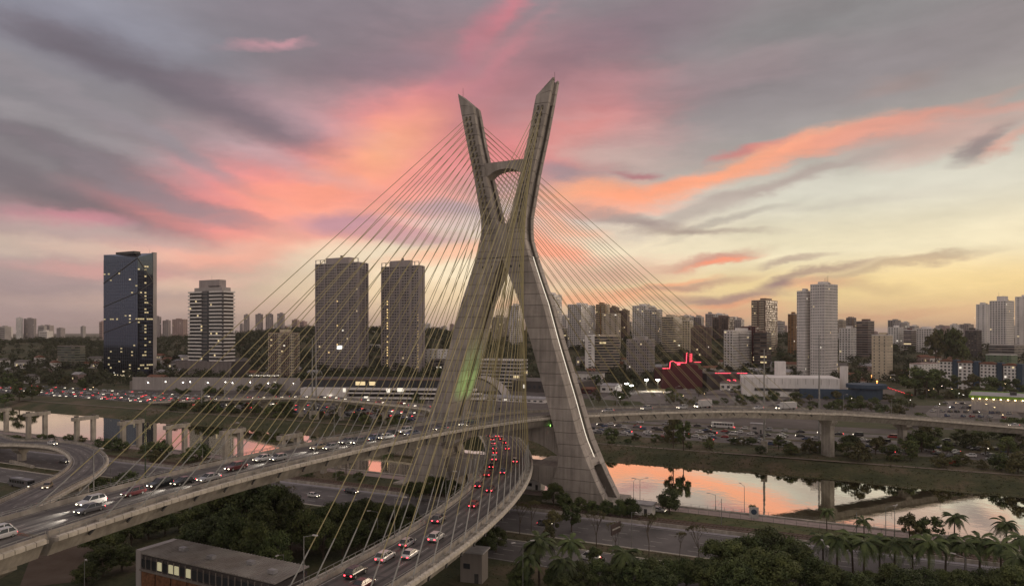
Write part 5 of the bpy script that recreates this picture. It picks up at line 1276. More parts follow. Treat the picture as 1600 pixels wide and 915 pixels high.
# two box trucks on the upper deck, one bus beside the ramp, one coach on the motorway
def truck(L_, lab, loc, rz, bus=False, boxc='white'):
    t = thing('bus' if bus else 'box_truck', lab, 'bus' if bus else 'truck', loc, rz)
    if bus:
        m = MB(); m.box(0, 0, 1.75, L_, 2.5, 2.7); m.build('body', CARM[boxc], t)
        m = MB(); [m.box(-L_ / 2 + 1 + j * 1.5, 0, 2.15, 1.25, 2.56, .95) for j in range(int(L_ / 1.5) - 1)]; m.build('window', GLASSC, t, kind=STUFF)
        m = MB(); m.box(L_ / 2 + .02, 0, 2.0, .08, 2.2, 1.4); m.build('windscreen', GLASSC, t)
        m = MB(); m.box(-1, 0, 3.2, 2.4, 1.6, .25); m.build('roof_unit', CARM['silver'], t)
    else:
        m = MB(); m.box(-1.1, 0, 2.15, L_ - 2.3, 2.4, 2.6); m.build('cargo_box', CARM[boxc], t)
        m = MB(); m.loft([[(L_ / 2 - 2.1, -1.1, .6), (L_ / 2 - 2.1, 1.1, .6), (L_ / 2 - 2.1, 1.05, 2.5), (L_ / 2 - 2.1, -1.05, 2.5)][::-1], [(L_ / 2 - .5, -1.1, .6), (L_ / 2 - .5, 1.1, .6), (L_ / 2 - .6, 1.0, 2.4), (L_ / 2 - .6, -1.0, 2.4)][::-1], [(L_ / 2, -1.05, .6), (L_ / 2, 1.05, .6), (L_ / 2 - .1, 1.05, 1.4), (L_ / 2 - .1, -1.05, 1.4)][::-1]]); m.build('cab', CARM['white'], t)
        m = MB(); m.hexa([(L_ / 2 - .12, -.95, 1.45), (L_ / 2 - .08, -.95, 1.45), (L_ / 2 - .08, .95, 1.45), (L_ / 2 - .12, .95, 1.45)], [(L_ / 2 - .62, -.9, 2.25), (L_ / 2 - .52, -.9, 2.25), (L_ / 2 - .52, .9, 2.25), (L_ / 2 - .62, .9, 2.25)]); m.build('windscreen', GLASSC, t)
        m = MB(); m.box(-.8, 0, .7, L_ - 2, 1.0, .3); m.build('chassis', DSTEEL, t)
    for sx in (-.3, .33):
        for sy in (-1, 1): m = MB(); m.tube((sx * L_, sy * 1.2 - .14, .48), (sx * L_, sy * 1.2 + .14, .48), .48, .48, 10); m.build('wheel', RUB, t)
    for s in (-1, 1):
        m = MB(); m.box(L_ / 2 + .05, s * .8, .95, .12, .4, .28); m.build('headlight', HEADL, t); m = MB(); m.box(-L_ / 2 - (0 if bus else -.0), s * .95, 1.0, .12, .3, .25); m.build('tail_light', TAILL, t)
for px, py, L_, lab in ((1101, 633, 7.5, 'white box truck on the right half of the upper deck'), (1237, 634.5, 9.5, 'long white box truck at the right end of the stayed deck')):
    s_, off = A.find(px, py, 1.0); off = max(-3.5, min(3.5, off)); x, y, z = A.at(s_, off, .03); truck(L_, lab, (x, y, z), A.head(s_) + math.pi)
x, y = G(34, 761); truck(11, 'dark bus with lit front beside the loop ramp at the left', (x, y, .05), -TH, True, 'grey')
x, y = G(1129, 668); truck(12, 'white coach in the slow traffic beyond the river on the right', (x, y, .06), math.pi - TH, True, 'white')
# slow traffic on the motorway beyond the river: cars too small to show parts
tr = random.Random(77); fc = list(PAL); n_far = 0
GRP = 'cars queueing on the motorway beyond the river'
lanes = [(139.4, 0, 'nearest lane'), (144.0, 0, 'second lane'), (148.7, 0, 'third lane'), (153.4, 0, 'fourth lane'), (164.4, 1, 'fifth lane'), (169.1, 1, 'sixth lane'), (173.8, 1, 'seventh lane'), (190, 1, 'service road')]
cand = []
for li, (v, d_, ln) in enumerate(lanes):
    u = -690.0
    while u < 175:
        x, y = W(u, v); px = 800 + F * x / y
        dens = 8.5 if px < 330 else (10 if px < 640 else 9.5)
        if 0 < px < 1610 and not (650 < px < 905): cand.append((li, u, v, d_, ln))
        u += dens * tr.uniform(.75, 1.7)
tr.shuffle(cand)
seen = {}
cand.sort(key=lambda c: W(c[1], c[2])[1]); rest_ = cand[215:]
for (li, u, v, d_, ln) in sorted(cand[:215]):
    x, y = W(u, v); c = tr.choice(['white', 'white', 'silver', 'silver', 'grey', 'black', 'black', 'red', 'blue']); kd = tr.choice(['sedan', 'hatchback', 'suv', 'sedan', 'van' if tr.random() < .2 else 'hatchback'])
    seen[li] = seen.get(li, 0) + 1
    pxx = 800 + F * x / y; lt_ = tr.choice([0, 0, 0, 0, 0, 0, 1, 2]) if pxx > 880 else tr.choice([2, 2, 0, 0, 1, 0])
    link(far_car(kd, c, lt_), 'car', None, (x, y, .06), -TH + (math.pi if (x > 0) != (x < 0 and lt_ == 2) else 0), '%s %s in the motorway queue beyond the river, %s in the %s' % (c, {'suv': 'SUV', 'sedan': 'saloon car'}.get(kd, kd), ordn(seen[li]), ln), 'car', GRP)
m = MB()                                                 # the remaining queue, past what can be picked apart
for (li, u, v, d_, ln) in rest_:
    x, y = W(u, v); me = far_car(tr.choice(['sedan', 'hatchback', 'suv']), tr.choice(['white', 'silver', 'grey', 'black']), tr.choice([2, 2, 0, 0, 0, 1]) if x < 0 else tr.choice([0, 0, 0, 1, 2]))
    a_ = -TH + (math.pi if me.materials[4] is TAILF and 'tail' in me.name else 0); c_, s__ = math.cos(a_), math.sin(a_); k0 = len(m.v)
    m.v += [(x + p.co.x * c_ - p.co.y * s__, y + p.co.x * s__ + p.co.y * c_, p.co.z + .06) for p in me.vertices]
    base = 0 if 'white' in me.materials[0].name or 'silver' in me.materials[0].name else 1
    for p in me.polygons:
        m.f.append(tuple(i + k0 for i in p.vertices)); m.m.append({0: base, 1: 2, 2: 2, 5: 2, 3: 3, 4: 4, 6: 5}[p.material_index])
m.build('distant_traffic', [CARM['white'], CARM['grey'], GLASSC, HEADF, TAILF, CARM['dark_red']], kind=STUFF, label='dense queue of distant cars with red and white lights')
print('rest', len(rest_))
# viaduct and car park cars
k = 0
for s0 in range(160, 400, 13):
    s_ = s0 + tr.uniform(-3, 3); x, y, z = B.at(s_, tr.choice([-2.2, 2.2]), .03); c = tr.choice(['white', 'silver', 'black', 'red']); k += 1
    link(far_car('sedan', c), 'car', None, (x, y, z), B.head(s_) + math.pi, '%s car on the elevated ramp before the shopping centre, %s from its near end' % (c, ordn(k)), 'car', 'cars on the elevated ramp beyond the river')
k = 0
for row, yy in enumerate((598.5, 601.5, 605, 609)):
    for j in range(11):
        px = 1062 + j * 10.5 + row * 3 + tr.uniform(-1.5, 1.5)
        if tr.random() < .2: continue
        x, y = G(px, yy + (px - 1062) * .03); c = tr.choice(['white', 'silver', 'white', 'grey', 'black']); k += 1
        link(far_car(tr.choice(['sedan', 'hatchback', 'suv']), c, 0), 'parked_car', None, (x, y, .1), -TH + 1.2, 'small %s car parked in row %s of the open car park, %s from the left' % (c, ['one', 'two', 'three', 'four'][row], ordn(j + 1)), 'car', 'parked cars in the open car park')
k = 0
for row in range(4):
    for j in range(10):
        px = 1466 + j * 13 - row * 4 + tr.uniform(-2, 2); py = 630 + row * 6.5 + j * .4
        if tr.random() < .25: continue
        x, y = G(px, py); c = tr.choice(['white', 'silver', 'blue', 'grey', 'red', 'black']); k += 1
        link(far_car(tr.choice(['sedan', 'hatchback', 'suv']), c, 0), 'parked_car', None, (x, y, .1), -TH + 1.0, '%s car parked before the supermarket, %s from the left in row %s' % (c, ordn(j + 1), ('one', 'two', 'three', 'four')[row]), 'car', 'parked cars before the supermarket')
for j in range(9):
    px, py = 1386 + j * 4.6, 606 + j * 1.5; x, y = G(px, py); link(far_car('hatchback', 'grey', 2), 'car', None, (x, y, .1), R(70), 'small car showing red tail lights in the side street, %s in line' % ordn(j + 1), 'car', 'cars queueing up the side street')
# ------------------------------------------------------------------ vegetation
NR = np.random.RandomState(11)
def leaf_cloud(cents, rads, nleaf, size, squash=.8):
    """leaf-sized quads spread through clumps; returns vertex array"""
    C = np.asarray(cents, float); Rr = np.asarray(rads, float); idx = NR.randint(0, len(C), nleaf)
    d = NR.normal(size=(nleaf, 3)); d /= np.linalg.norm(d, axis=1)[:, None]
    r = Rr[idx] * (NR.rand(nleaf) ** .4); p = C[idx] + d * r[:, None] * np.array([1, 1, squash])
    n = d + NR.normal(size=(nleaf, 3)) * .55; n[:, 2] += .35; n /= np.linalg.norm(n, axis=1)[:, None]
    a = np.cross(n, NR.normal(size=(nleaf, 3))); a /= np.linalg.norm(a, axis=1)[:, None]; b = np.cross(n, a)
    s = size * (0.6 + .8 * NR.rand(nleaf))[:, None]; a *= s; b *= s * .62
    return np.stack([p - a, p - b * .9, p + a, p + b * .9], 1).reshape(-1, 3)
def quads(verts, name, mt):
    n = len(verts) // 4; me = bpy.data.meshes.new(name); me.vertices.add(len(verts)); me.vertices.foreach_set('co', verts.ravel())
    me.loops.add(n * 4); me.loops.foreach_set('vertex_index', np.arange(n * 4)); me.polygons.add(n)
    me.polygons.foreach_set('loop_start', np.arange(0, n * 4, 4)); me.materials.append(mt); me.update(calc_edges=True); return me
def tree_proto(h, cw, base, nc, nleaf, size, mt, seed, trunk=.3):
    rs = np.random.RandomState(seed); cen, rad = [], []
    for i in range(nc):
        a = rs.rand() * 6.283; t = rs.rand(); z = base + (h - base) * (.12 + .80 * t); rr = cw / 2 * math.sin(math.pi * min(.97, .22 + .70 * t)) * (.45 + .55 * rs.rand()) * .82
        cen.append((rr * math.cos(a), rr * math.sin(a), z)); rad.append(cw * rs.uniform(.10, .19))
    cr = quads(leaf_cloud(cen, rad, nleaf, size), 'crown', mt)
    m = MB(); m.tube((0, 0, -.5), (0, 0, base + (h - base) * .35), trunk, trunk * .55, 7)
    for i in range(6):
        c = cen[rs.randint(nc)]; z0 = base * rs.uniform(.6, 1.15); m.tube((0, 0, z0), (c[0] * .85, c[1] * .85, c[2]), trunk * .4, trunk * .12, 5)
    return cr, m.mesh('trunk', BARK)
def thin_proto(h, cw, nleaf, mt, seed):
    rs = random.Random(seed); m = MB(); tips = []
    def br(p, d, l, r, n):
        q = p + d * l; m.tube(p, q, r, r * .65, 4, cap=False)
        if n == 0: tips.append(q); return
        for i in range(3 if n > 1 else 2):
            dd = (d + Vector((rs.uniform(-1, 1), rs.uniform(-1, 1), rs.uniform(-.1, .6))) * .75).normalized(); br(q, dd, l * .72, r * .6, n - 1)
    br(Vector((0, 0, -.3)), Vector((.03, 0, 1)), h * .38, .16, 4)
    cr = quads(leaf_cloud([tuple(t) for t in tips], [.5] * len(tips), nleaf, .16), 'crown', mt); return cr, m.mesh('trunk', BARK)
def palm_proto(h, seed):
    rs = random.Random(seed); m = MB(); pts = [Vector((math.sin(i * .5 + seed) * .12, i * .03, h * i / 5)) for i in range(6)]
    for i in range(5): m.tube(pts[i], pts[i + 1], .22 - .015 * i, .20 - .015 * i, 7)
    top = pts[-1]; vs = []
    for k in range(28):
        a = k * 2.4 + rs.uniform(-.2, .2); up_ = rs.uniform(-.5, 2.0); ln_ = rs.uniform(2.8, 3.9); dirx = Vector((math.cos(a), math.sin(a), 0)); pp = []
        for j in range(9):
            t = j / 8; pp.append(top + dirx * (ln_ * t * (1 - .12 * t)) + Vector((0, 0, up_ * ln_ * .55 * t - ln_ * .85 * t * t)))
        for j in range(8):
            p, q = pp[j], pp[j + 1]; d = (q - p).normalized(); s = d.cross(Vector((0, 0, 1))).normalized(); w = .60 * math.sin(math.pi * min(1, (j + 1.2) / 9.5))
            for f in (.0, .25, .5, .75):
                o = p.lerp(q, f)
                for sg in (-1, 1):
                    e = o + s * sg * w + d * .35 - Vector((0, 0, w * .55)); vs += [o - d * .05, o + d * .09, e + d * .05, e - d * .04]
    me = quads(np.array([tuple(v) for v in vs]), 'fronds', LEAF[0]); return me, m.mesh('trunk', BARK)
PRO = {}
for i in range(4): PRO['big%d' % i] = tree_proto(10, 10.2, 2.0, 44, 8500, .24, LEAF[i % 2], 100 + i, .32)
for i in range(3): PRO['mid%d' % i] = tree_proto(10, 9, 2.6, 20, 1500, .42, LEAF[(i + 1) % 3], 200 + i, .3)
for i in range(3): PRO['far%d' % i] = tree_proto(10, 10.5, 1.4, 15, 420, .85, LEAF[3 if i else 0], 300 + i, .35)
for i in range(3): PRO['bush%d' % i] = tree_proto(3, 4.4, .1, 18, 1200, .17, LEAF[(i + 1) % 3], 400 + i, .08)
for i in range(3): PRO['thin%d' % i] = thin_proto(8, 6, 500, LEAF[2], 500 + i)
for i in range(3): PRO['palm%d' % i] = palm_proto(7.5, 600 + i)
NAMES = dict(big='broadleaf_tree', mid='broadleaf_tree', far='broadleaf_tree', bush='shrub', thin='slender_tree', palm='palm_tree')
H0 = dict(big=10, mid=10, far=10, bush=3, thin=8, palm=9)
trnd = random.Random(99)
def tree(kind, x, y, h, lab, group=None, z=None, wide=1.0):
    pre = kind.rstrip('0123456789'); key = kind if kind in PRO else kind + str(trnd.randrange(4 if kind == 'big' else 3)); cr, tk = PRO[key]
    s_ = h / H0[pre]; zz_ = terrain(x, y) if z is None else z
    t = thing(NAMES[pre], lab, {'bush': 'shrub', 'palm': 'palm tree'}.get(pre, 'tree'), (x, y, zz_), trnd.uniform(0, 6.28), group)
    t.scale = (s_ * wide, s_ * wide, s_)
    link(cr, 'fronds' if pre == 'palm' else 'crown', t); link(tk, 'trunk', t); return t
def tpx(kind, px, pybase, h, lab, group=None, z=0, wide=1.0): x, y = G(px, pybase, z); return tree(kind, x, y, h, lab, group, None if y > 500 or z != 0 else 0, wide)
# big dark grove behind the workshop (base px, height)
for k, (px, py, h, w) in enumerate(((312, 862, 12, .85), (338, 850, 14, .85), (366, 852, 16.2, .85), (395, 852, 17, .8), (425, 855, 15.5, .85), (452, 862, 14, .85), (476, 868, 11, .9), (352, 868, 12, .9), (408, 872, 12.5, .9), (440, 842, 13, .8), (330, 886, 11.5, .9), (362, 893, 12.5, .9), (398, 899, 12, .9), (430, 906, 10.5, .9), (303, 880, 9.5, .9))):
    tpx('big', px, py, h, 'large dark tree in the grove behind the workshop roof, %s from the left' % ordn(sorted((312, 338, 366, 395, 425, 452, 476, 352, 408, 440, 330, 362, 398, 430, 303)).index(px) + 1), 'trees of the grove behind the workshop', wide=w)
for k, (px, py, h) in enumerate(((500, 848, 9), (520, 842, 9.5), (545, 838, 9), (568, 836, 9.5), (592, 836, 8.5), (615, 840, 8.5), (505, 872, 9), (535, 868, 8), (560, 862, 8), (590, 858, 7.5), (640, 832, 7.5))):
    tpx('big', px, py, h, 'bushy tree between the near highway and the curved deck, %s in its clump' % ordn(k + 1), 'trees between the highway and the curved deck', wide=1.15)
for k, (px, py, h) in enumerate(((150, 868, 7.5), (178, 858, 6.5), (205, 852, 6), (232, 842, 6), (258, 835, 6.5), (280, 828, 7), (160, 900, 7), (190, 892, 6), (135, 915, 5), (215, 838, 4.5))):
    tpx('big', px, py, h, 'low dark tree under the upper deck at lower left, %s in its row' % ordn(k + 1), 'low trees under the upper deck', wide=1.25)
for k, (px, py, h) in enumerate(((655, 782, 6), (672, 778, 7), (690, 776, 6.5), (705, 778, 6), (640, 776, 5))):
    tpx('big', px, py, h, 'dark bushy tree at the foot of the far bridge leg, %s from the left' % ordn(k + 1), 'trees at the foot of the far leg', wide=1.2)
for k, (px, py, h) in enumerate(((865, 790, 7), (882, 795, 5), (905, 803, 5), (925, 806, 4.5), (948, 807, 5), (968, 810, 5.5), (985, 811, 6), (1046, 803, 7.5))):
    tpx('big', px, py, h, 'leafy tree along the railway below the near bridge leg, %s from the left' % ordn(k + 1), 'trees along the railway by the bridge foot', wide=1.1)
# right hand bottom grove
for k, (px, py, h) in enumerate(((1118, 905, 8.5), (1145, 915, 9.5), (1172, 905, 10), (1200, 900, 10.5), (1228, 905, 9.5), (1250, 915, 9), (1185, 935, 10), (1215, 940, 10), (1150, 945, 9), (1275, 930, 8), (1120, 935, 7.5), (1300, 945, 8))):
    tpx('big', px, py, h, 'dense dark tree in the clump at the bottom right, %s in order' % ordn(k + 1), 'trees of the clump at the bottom right', wide=1.1)
for k, (px, py, h) in enumerate(((868, 928, 6), (905, 925, 6.5), (935, 918, 6), (965, 925, 7), (992, 930, 7.5), (1018, 925, 7), (1045, 920, 6.5), (1072, 918, 6.5), (1095, 925, 7), (880, 945, 6), (1030, 945, 7.5), (815, 925, 6), (758, 868, 6.5), (775, 862, 6), (1390, 935, 7), (1440, 945, 7.5), (1560, 945, 7), (1290, 925, 5), (1322, 935, 5.5), (1356, 930, 5), (1412, 928, 5), (1472, 932, 5.5), (1500, 945, 7), (1530, 930, 5.5), (1585, 948, 8), (1345, 955, 7.5), (1420, 960, 8.5))):
    tpx('big', px, py, h, 'leafy crown along the bottom of the picture beside the local road, %s in order' % ordn(k + 1), 'trees beside the local road at the bottom', wide=1.1)
# slender and small trees on the median of the near highway
for k, (px, py, h, kd) in enumerate(((812, 834, 8, 'thin'), (830, 829, 8, 'thin'), (864, 838, 7, 'mid'), (893, 830, 8, 'mid'), (932, 855, 9, 'thin'), (1014, 871, 10, 'thin'), (1062, 871, 6, 'thin'), (1092, 875, 8, 'thin'), (962, 862, 7, 'thin'), (858, 858, 6, 'mid'), (930, 905, 7, 'mid'), (425, 790, 8, 'thin'), (455, 796, 7, 'thin'))):
    tpx(kd, px, py, h, ('thin nearly bare tree' if kd == 'thin' else 'small round dark tree') + ' beside the near highway, %s in order' % ordn(k + 1), 'small trees along the near highway', wide=.85)
# palms
for k, (px, py, h) in enumerate(((843, 918, 12), (893, 905, 10), (879, 932, 9), (978, 925, 10), (1307, 905, 11), (1350, 912, 11), (1397, 915, 11.5), (1450, 918, 11.5), (1425, 900, 9), (1508, 910, 10), (1565, 915, 10.5), (1590, 935, 10), (825, 925, 9), (1250, 888, 7), (1332, 895, 10), (1375, 900, 9.5), (1478, 900, 10), (1532, 905, 10.5), (1285, 890, 9), (1598, 900, 10))):
    tpx('palm', px, py, h, 'palm with drooping fronds near the bottom of the picture, %s in order' % ordn(k + 1), 'palms along the local road')
for px, py, h, lab in ((1292, 829, 6.5, 'slim palm by the river path, leftmost of three on the right'), (1491, 851, 8.5, 'slim palm by the river path, middle of three on the right'), (1573, 868, 9.5, 'slim palm by the river path, rightmost of three'), (1176, 806, 3.5, 'small palm on the river edge near the tall mast'), (1350, 848, 7, 'palm with a full head beside the railway on the right'), (258, 707, 6.5, 'palm on the left bank against the pink water'), (604, 735, 9, 'palm below the upper deck against the far bank'), (541, 740, 8, 'tall thin palm below the upper deck at the water')):
    tpx('palm', px, py, h, lab, 'palms by the river')
tpx('mid', 1421, 848, 7.5, 'bushy tree in front of the water on the right, left half of the pair', 'bushy pair of trees before the water', wide=.9)
tpx('mid', 1452, 850, 8, 'bushy tree in front of the water on the right, right half of the pair', 'bushy pair of trees before the water', wide=1)
# shrubs along the near bank at the left and the ramp
for k, (px, py, h) in enumerate(((5, 693, 4.5), (24, 692, 4), (64, 690, 4), (78, 691, 4), (110, 692, 4.5), (125, 693, 4), (160, 700, 5), (176, 703, 6), (190, 705, 5), (235, 712, 6), (252, 714, 7), (243, 722, 5), (300, 722, 6), (312, 718, 7), (150, 770, 5), (172, 765, 4), (197, 757, 5), (450, 742, 3), (480, 745, 3), (530, 748, 3), (420, 738, 3), (560, 750, 3))):
    tpx('bush', px, py, h, 'green shrub on the near bank left of the bridge, %s in order' % ordn(k + 1), 'shrubs on the near bank', wide=1.25)
# far bank: one tall tree and many shrubs
tpx('mid', 1052, 700, 16, 'tall dark open crowned tree alone on the far bank, left stem', 'tall pair of trees on the far bank', wide=.6); tpx('mid', 1068, 703, 15, 'tall dark open crowned tree on the far bank, right stem', 'tall pair of trees on the far bank', wide=.6)
fb = random.Random(5); k = 0
for u in np.arange(-330, 190, 5.2):
    v = fb.uniform(111, 134); x, y = W(u + fb.uniform(-3, 3), v); px = 800 + F * x / y
    if px < -30 or px > 1640: continue
    if 640 < px < 900: continue
    k += 1; big = px > 1200 or 300 < px < 460
    tree('mid' if fb.random() < (.45 if big else .22) else 'bush', x, y, fb.uniform(3.5, 8.5) if big else fb.uniform(2.5, 6), 'scrubby bush or small tree on the far bank, %s from the left' % ordn(k), 'scrub along the far bank', z=0, wide=1.2)
for k, (px, py, h) in enumerate(((8, 628, 12), (30, 626, 14), (50, 624, 11), (22, 612, 12), (62, 618, 9), (98, 606, 9), (130, 610, 9), (80, 606, 8), (104, 603, 10), (3, 610, 14), (210, 583, 8), (245, 592, 12), (262, 590, 13), (280, 592, 12), (40, 600, 12))):
    tpx('mid', px, py, h, 'dark round tree beyond the traffic at the far left, %s in order' % ordn(k + 1), 'trees beyond the traffic at the far left', wide=1.2)
for k, (px, py, h) in enumerate(((1430, 618, 24), (1448, 620, 26), (1466, 618, 22), (1400, 600, 14), (1340, 600, 12), (1370, 596, 12), (1230, 590, 16), (1215, 592, 14), (1245, 590, 12), (1490, 612, 15), (1520, 612, 16), (1550, 615, 17), (1580, 615, 15), (1330, 640, 8), (1345, 642, 8), (1310, 640, 8), (1240, 625, 6), (1265, 628, 6), (1440, 700, 8), (1420, 706, 9), (1455, 708, 8), (1440, 706, 9), (1480, 710, 6), (1540, 712, 7), (1575, 714, 9), (1335, 706, 8), (1325, 700, 7), (1375, 702, 6), (1080, 604, 9), (1110, 600, 10), (1135, 602, 8), (1040, 590, 9), (1180, 592, 9), (885, 612, 8), (940, 600, 8), (935, 630, 6), (1050, 602, 7), (1066, 604, 8), (1090, 603, 9), (1104, 602, 10), (1122, 603, 8), (1146, 602, 7), (1160, 603, 8), (720, 620, 8), (650, 628, 8), (560, 640, 7), (600, 642, 6), (640, 645, 8))):
    tpx('mid', px, py, h, 'dark tree among the buildings beyond the river, %s in order' % ordn(k + 1), 'trees among the buildings beyond the river', wide=1.15)
# street trees in the city, one by one
st = random.Random(8); k = 0
for Yv, px in sorted([(st.uniform(640, 860), st.uniform(-10, 1610)) for i in range(92)], key=lambda q: q[1]):
    if 160 < px < 243 or 290 < px < 370 or 494 < px < 665: continue
    if 1240 < px < 1312 and Yv < 760: continue
    k += 1; tree('far', (px - 800) / F * Yv, Yv, st.uniform(8, 14), 'dark tree among the roofs beyond the motorway, %s from the left' % ordn(k), 'neighbourhood trees beyond the motorway')
sc_ = random.Random(61); zone = []
for i in range(64): zone.append((sc_.uniform(1195, 1430), sc_.uniform(612, 650)))
for i in range(30): zone.append((sc_.uniform(1430, 1620), sc_.uniform(612, 626)))
for i in range(26): zone.append((sc_.uniform(1420, 1620), sc_.uniform(664, 700)))
for i in range(26): zone.append((sc_.uniform(905, 1200), sc_.uniform(612, 640)))
for i in range(34): zone.append((sc_.uniform(240, 660), sc_.uniform(604, 618)))
for i in range(22): zone.append((sc_.uniform(300, 660), sc_.uniform(634, 646)))
k = 0
for px, py in sorted(zone):
    if 1345 < px < 1425 and py < 622: continue
    k += 1; x, y = G(px, py); tree('mid' if sc_.random() < .22 else 'bush', x, y, sc_.uniform(3, 8), 'shrub between the road and the buildings beyond the river, %s along' % ordn(k), 'greenery between road and buildings beyond the river', z=0, wide=1.25)
X, Yv = (1408 - 800) / F * 1080, 1080.; tree('big', X, Yv, 24, 'broad round topped tree standing out on the right skyline', wide=1.05)
for k, px in enumerate((1462, 1476, 1492, 1502)): tree('mid', (px - 800) / F * 790, 790., (44, 50, 46, 38)[k], 'huge dark tree below the right ridge, %s from the left' % ordn(k + 1), 'huge dark trees below the right ridge', z=12, wide=.62)
# wooded hillside: one mass
def wood():
    vs = []; rs = np.random.RandomState(4); n = 0
    while n < 4200:
        px = rs.uniform(-60, 1660); Yv = rs.uniform(665, 1320) if rs.rand() < .84 else rs.uniform(1320, 2400)
        dens = .95 if (60 < px < 170 or 360 < px < 760) else (.55 if px < 860 else .6)
        if rs.rand() > dens: continue
        X = (px - 800) / F * Yv; z = terrain(X, Yv); s = rs.uniform(4, 7.5); c = [(X + rs.uniform(-3, 3), Yv + rs.uniform(-3, 3), z + s * .7 + rs.uniform(0, 2.5)) for _ in range(3)]
        vs.append(leaf_cloud(c, [s * .8] * 3, 62, 1.25)); n += 1
    o = link(quads(np.concatenate(vs), 'hillside_wood', LEAF[3]), 'hillside_wood', kind=STUFF)
    o['label'] = 'dark wooded hillside behind the city'; 
wood()
# rough grass and weeds on the banks
def weeds():
    vs = []; rs = np.random.RandomState(6)
    for i in range(8000):
        u = rs.uniform(-340, 220); v = rs.choice([rs.uniform(86, 134), rs.uniform(88, 108), rs.uniform(-14, -3.4), rs.uniform(-49.5, -45), rs.uniform(-90, -67)]); x, y = W(u, v + (SK * u if v < -40 else 0))
        s = rs.uniform(.25, .8) * (1.3 if v > 0 else .7); vs.append(leaf_cloud([(x, y, terrain(x, y) + s * .1)], [s], 11, .14 if v < 0 else .22, .35))
    link(quads(np.concatenate(vs), 'bank_weeds', mat('weeds', (.060, .066, .028), .9, .3, .05, c2=(.12, .11, .055))), 'bank_weeds', kind=STUFF)
weeds()

# ------------------------------------------------------------------ lamps, masts, fences, signs
def lamp(lab, loc, h=9.5, rz=0.0, lit=True, arm=1.8, group='street lamps', two=False, m_=STEEL):
    t = thing('street_lamp', lab, 'street lamp', loc, rz, group)
    m = MB(); m.tube((0, 0, -.3), (0, 0, h), .11, .06, 6)
    for s in ((1, -1) if two else (1,)): m.tube((0, 0, h - .1), (s * arm, 0, h + .35), .05, .04, 5)
    m.build('pole', m_, t)
    for s in ((1, -1) if two else (1,)):
        m = MB(); m.box(s * (arm + .35), 0, h + .38, .9, .32, .16); m.build('lamp_head', WALLW, t)
        if lit: m = MB(); m.box(s * (arm + .35), 0, h + .27, .7, .26, .08); m.build('lamp', LAMPY if lit == 1 else LAMPW, t)
    return t
k = 0
for s_ in range(-128, 150, 30):
    k += 1; x, y, z = A.at(s_, -(A.w / 2 - 2.1)); lamp('slim lamp post on the far edge of the upper deck, %s from the left' % ordn(k), (x, y, z), 8.5, A.head(s_) - math.pi / 2, False, group='lamp posts on the upper deck')
k = 0
for s_ in range(-135, 20, 28):
    k += 1; x, y, z = B.at(s_, -(B.w / 2 - 2.1)); lamp('slim lamp post on the left edge of the lower deck, %s from the bottom' % ordn(k), (x, y, z), 8.5, B.head(s_) - math.pi / 2, False, group='lamp posts on the lower deck')
k = 0
for s_ in range(170, 400, 26):
    k += 1; x, y, z = A.at(s_, -6.3); lamp('lamp post on the right hand viaduct, %s from the bridge' % ordn(k), (x, y, z), 8, A.head(s_) - math.pi / 2, False, group='lamp posts on the viaduct')
for k, (px, py, h) in enumerate(((817, 932, 11), (1289, 935, 11), (1509, 945, 9.5), (590, 862, 10), (443, 925, 8), (132, 925, 7), (1000, 800, 10), (990, 798, 9), (680, 790, 9), (173, 770, 12), (329, 800, 11), (987, 855, 9), (1384, 838, 8), (1398, 840, 8), (1163, 800, 8), (1118, 798, 5))):
    x, y = G(px, py); lamp('grey lamp post on the near side of the river, %s of its set' % ordn(k + 1), (x, y, 0), h, .4 + k, False, group='lamp posts on the near side', two=(k in (0, 1, 6)))
lr = random.Random(12)
LF = [(5, 580), (38, 586), (79, 586), (92, 588), (116, 586), (175, 596), (150, 618), (300, 606), (330, 612), (212, 600), (540, 640), (600, 640), (700, 625), (1072, 640), (1105, 634), (1140, 622), (1165, 610), (1208, 612), (1238, 606), (1268, 600), (1293, 612), (1420, 600), (1390, 602), (1245, 590), (1262, 588), (1448, 628), (1462, 622), (1476, 622), (1483, 622), (1497, 630), (1508, 632), (1524, 630), (1560, 630), (1575, 618), (1465, 650), (1496, 652), (1518, 654), (1535, 656), (1548, 656), (1490, 662), (1515, 666), (1530, 664), (1560, 668), (1336, 640), (1425, 645), (890, 640), (965, 640), (1040, 632)]
for k, (px, py) in enumerate(LF):
    x, y = G(px, py); lamp('small glowing street lamp beyond the river, %s in order' % ordn(k + 1), (x, y, 0), lr.uniform(7, 10), lr.uniform(0, 6), 1 if lr.random() < .55 else 2, group='glowing street lamps beyond the river')
# traffic lights in the side street
for k, (px, py) in enumerate(((1362, 596), (1370, 606))):
    x, y = G(px, py); t = thing('traffic_light', 'glowing amber traffic light in the side street, %s one' % ('upper', 'lower')[k], 'traffic light', (x, y, 0)); m = MB(); m.tube((0, 0, 0), (0, 0, 7), .1, .08, 5); m.build('pole', STEEL, t)
    m = MB(); m.box(0, -.3, 6.6, 1.0, .3, 1.0); m.box(0, -.3, 4.4, 1.0, .3, 1.0); m.build('lamp', mat('amber', (1, .35, .08), emit=10), t, kind=STUFF)
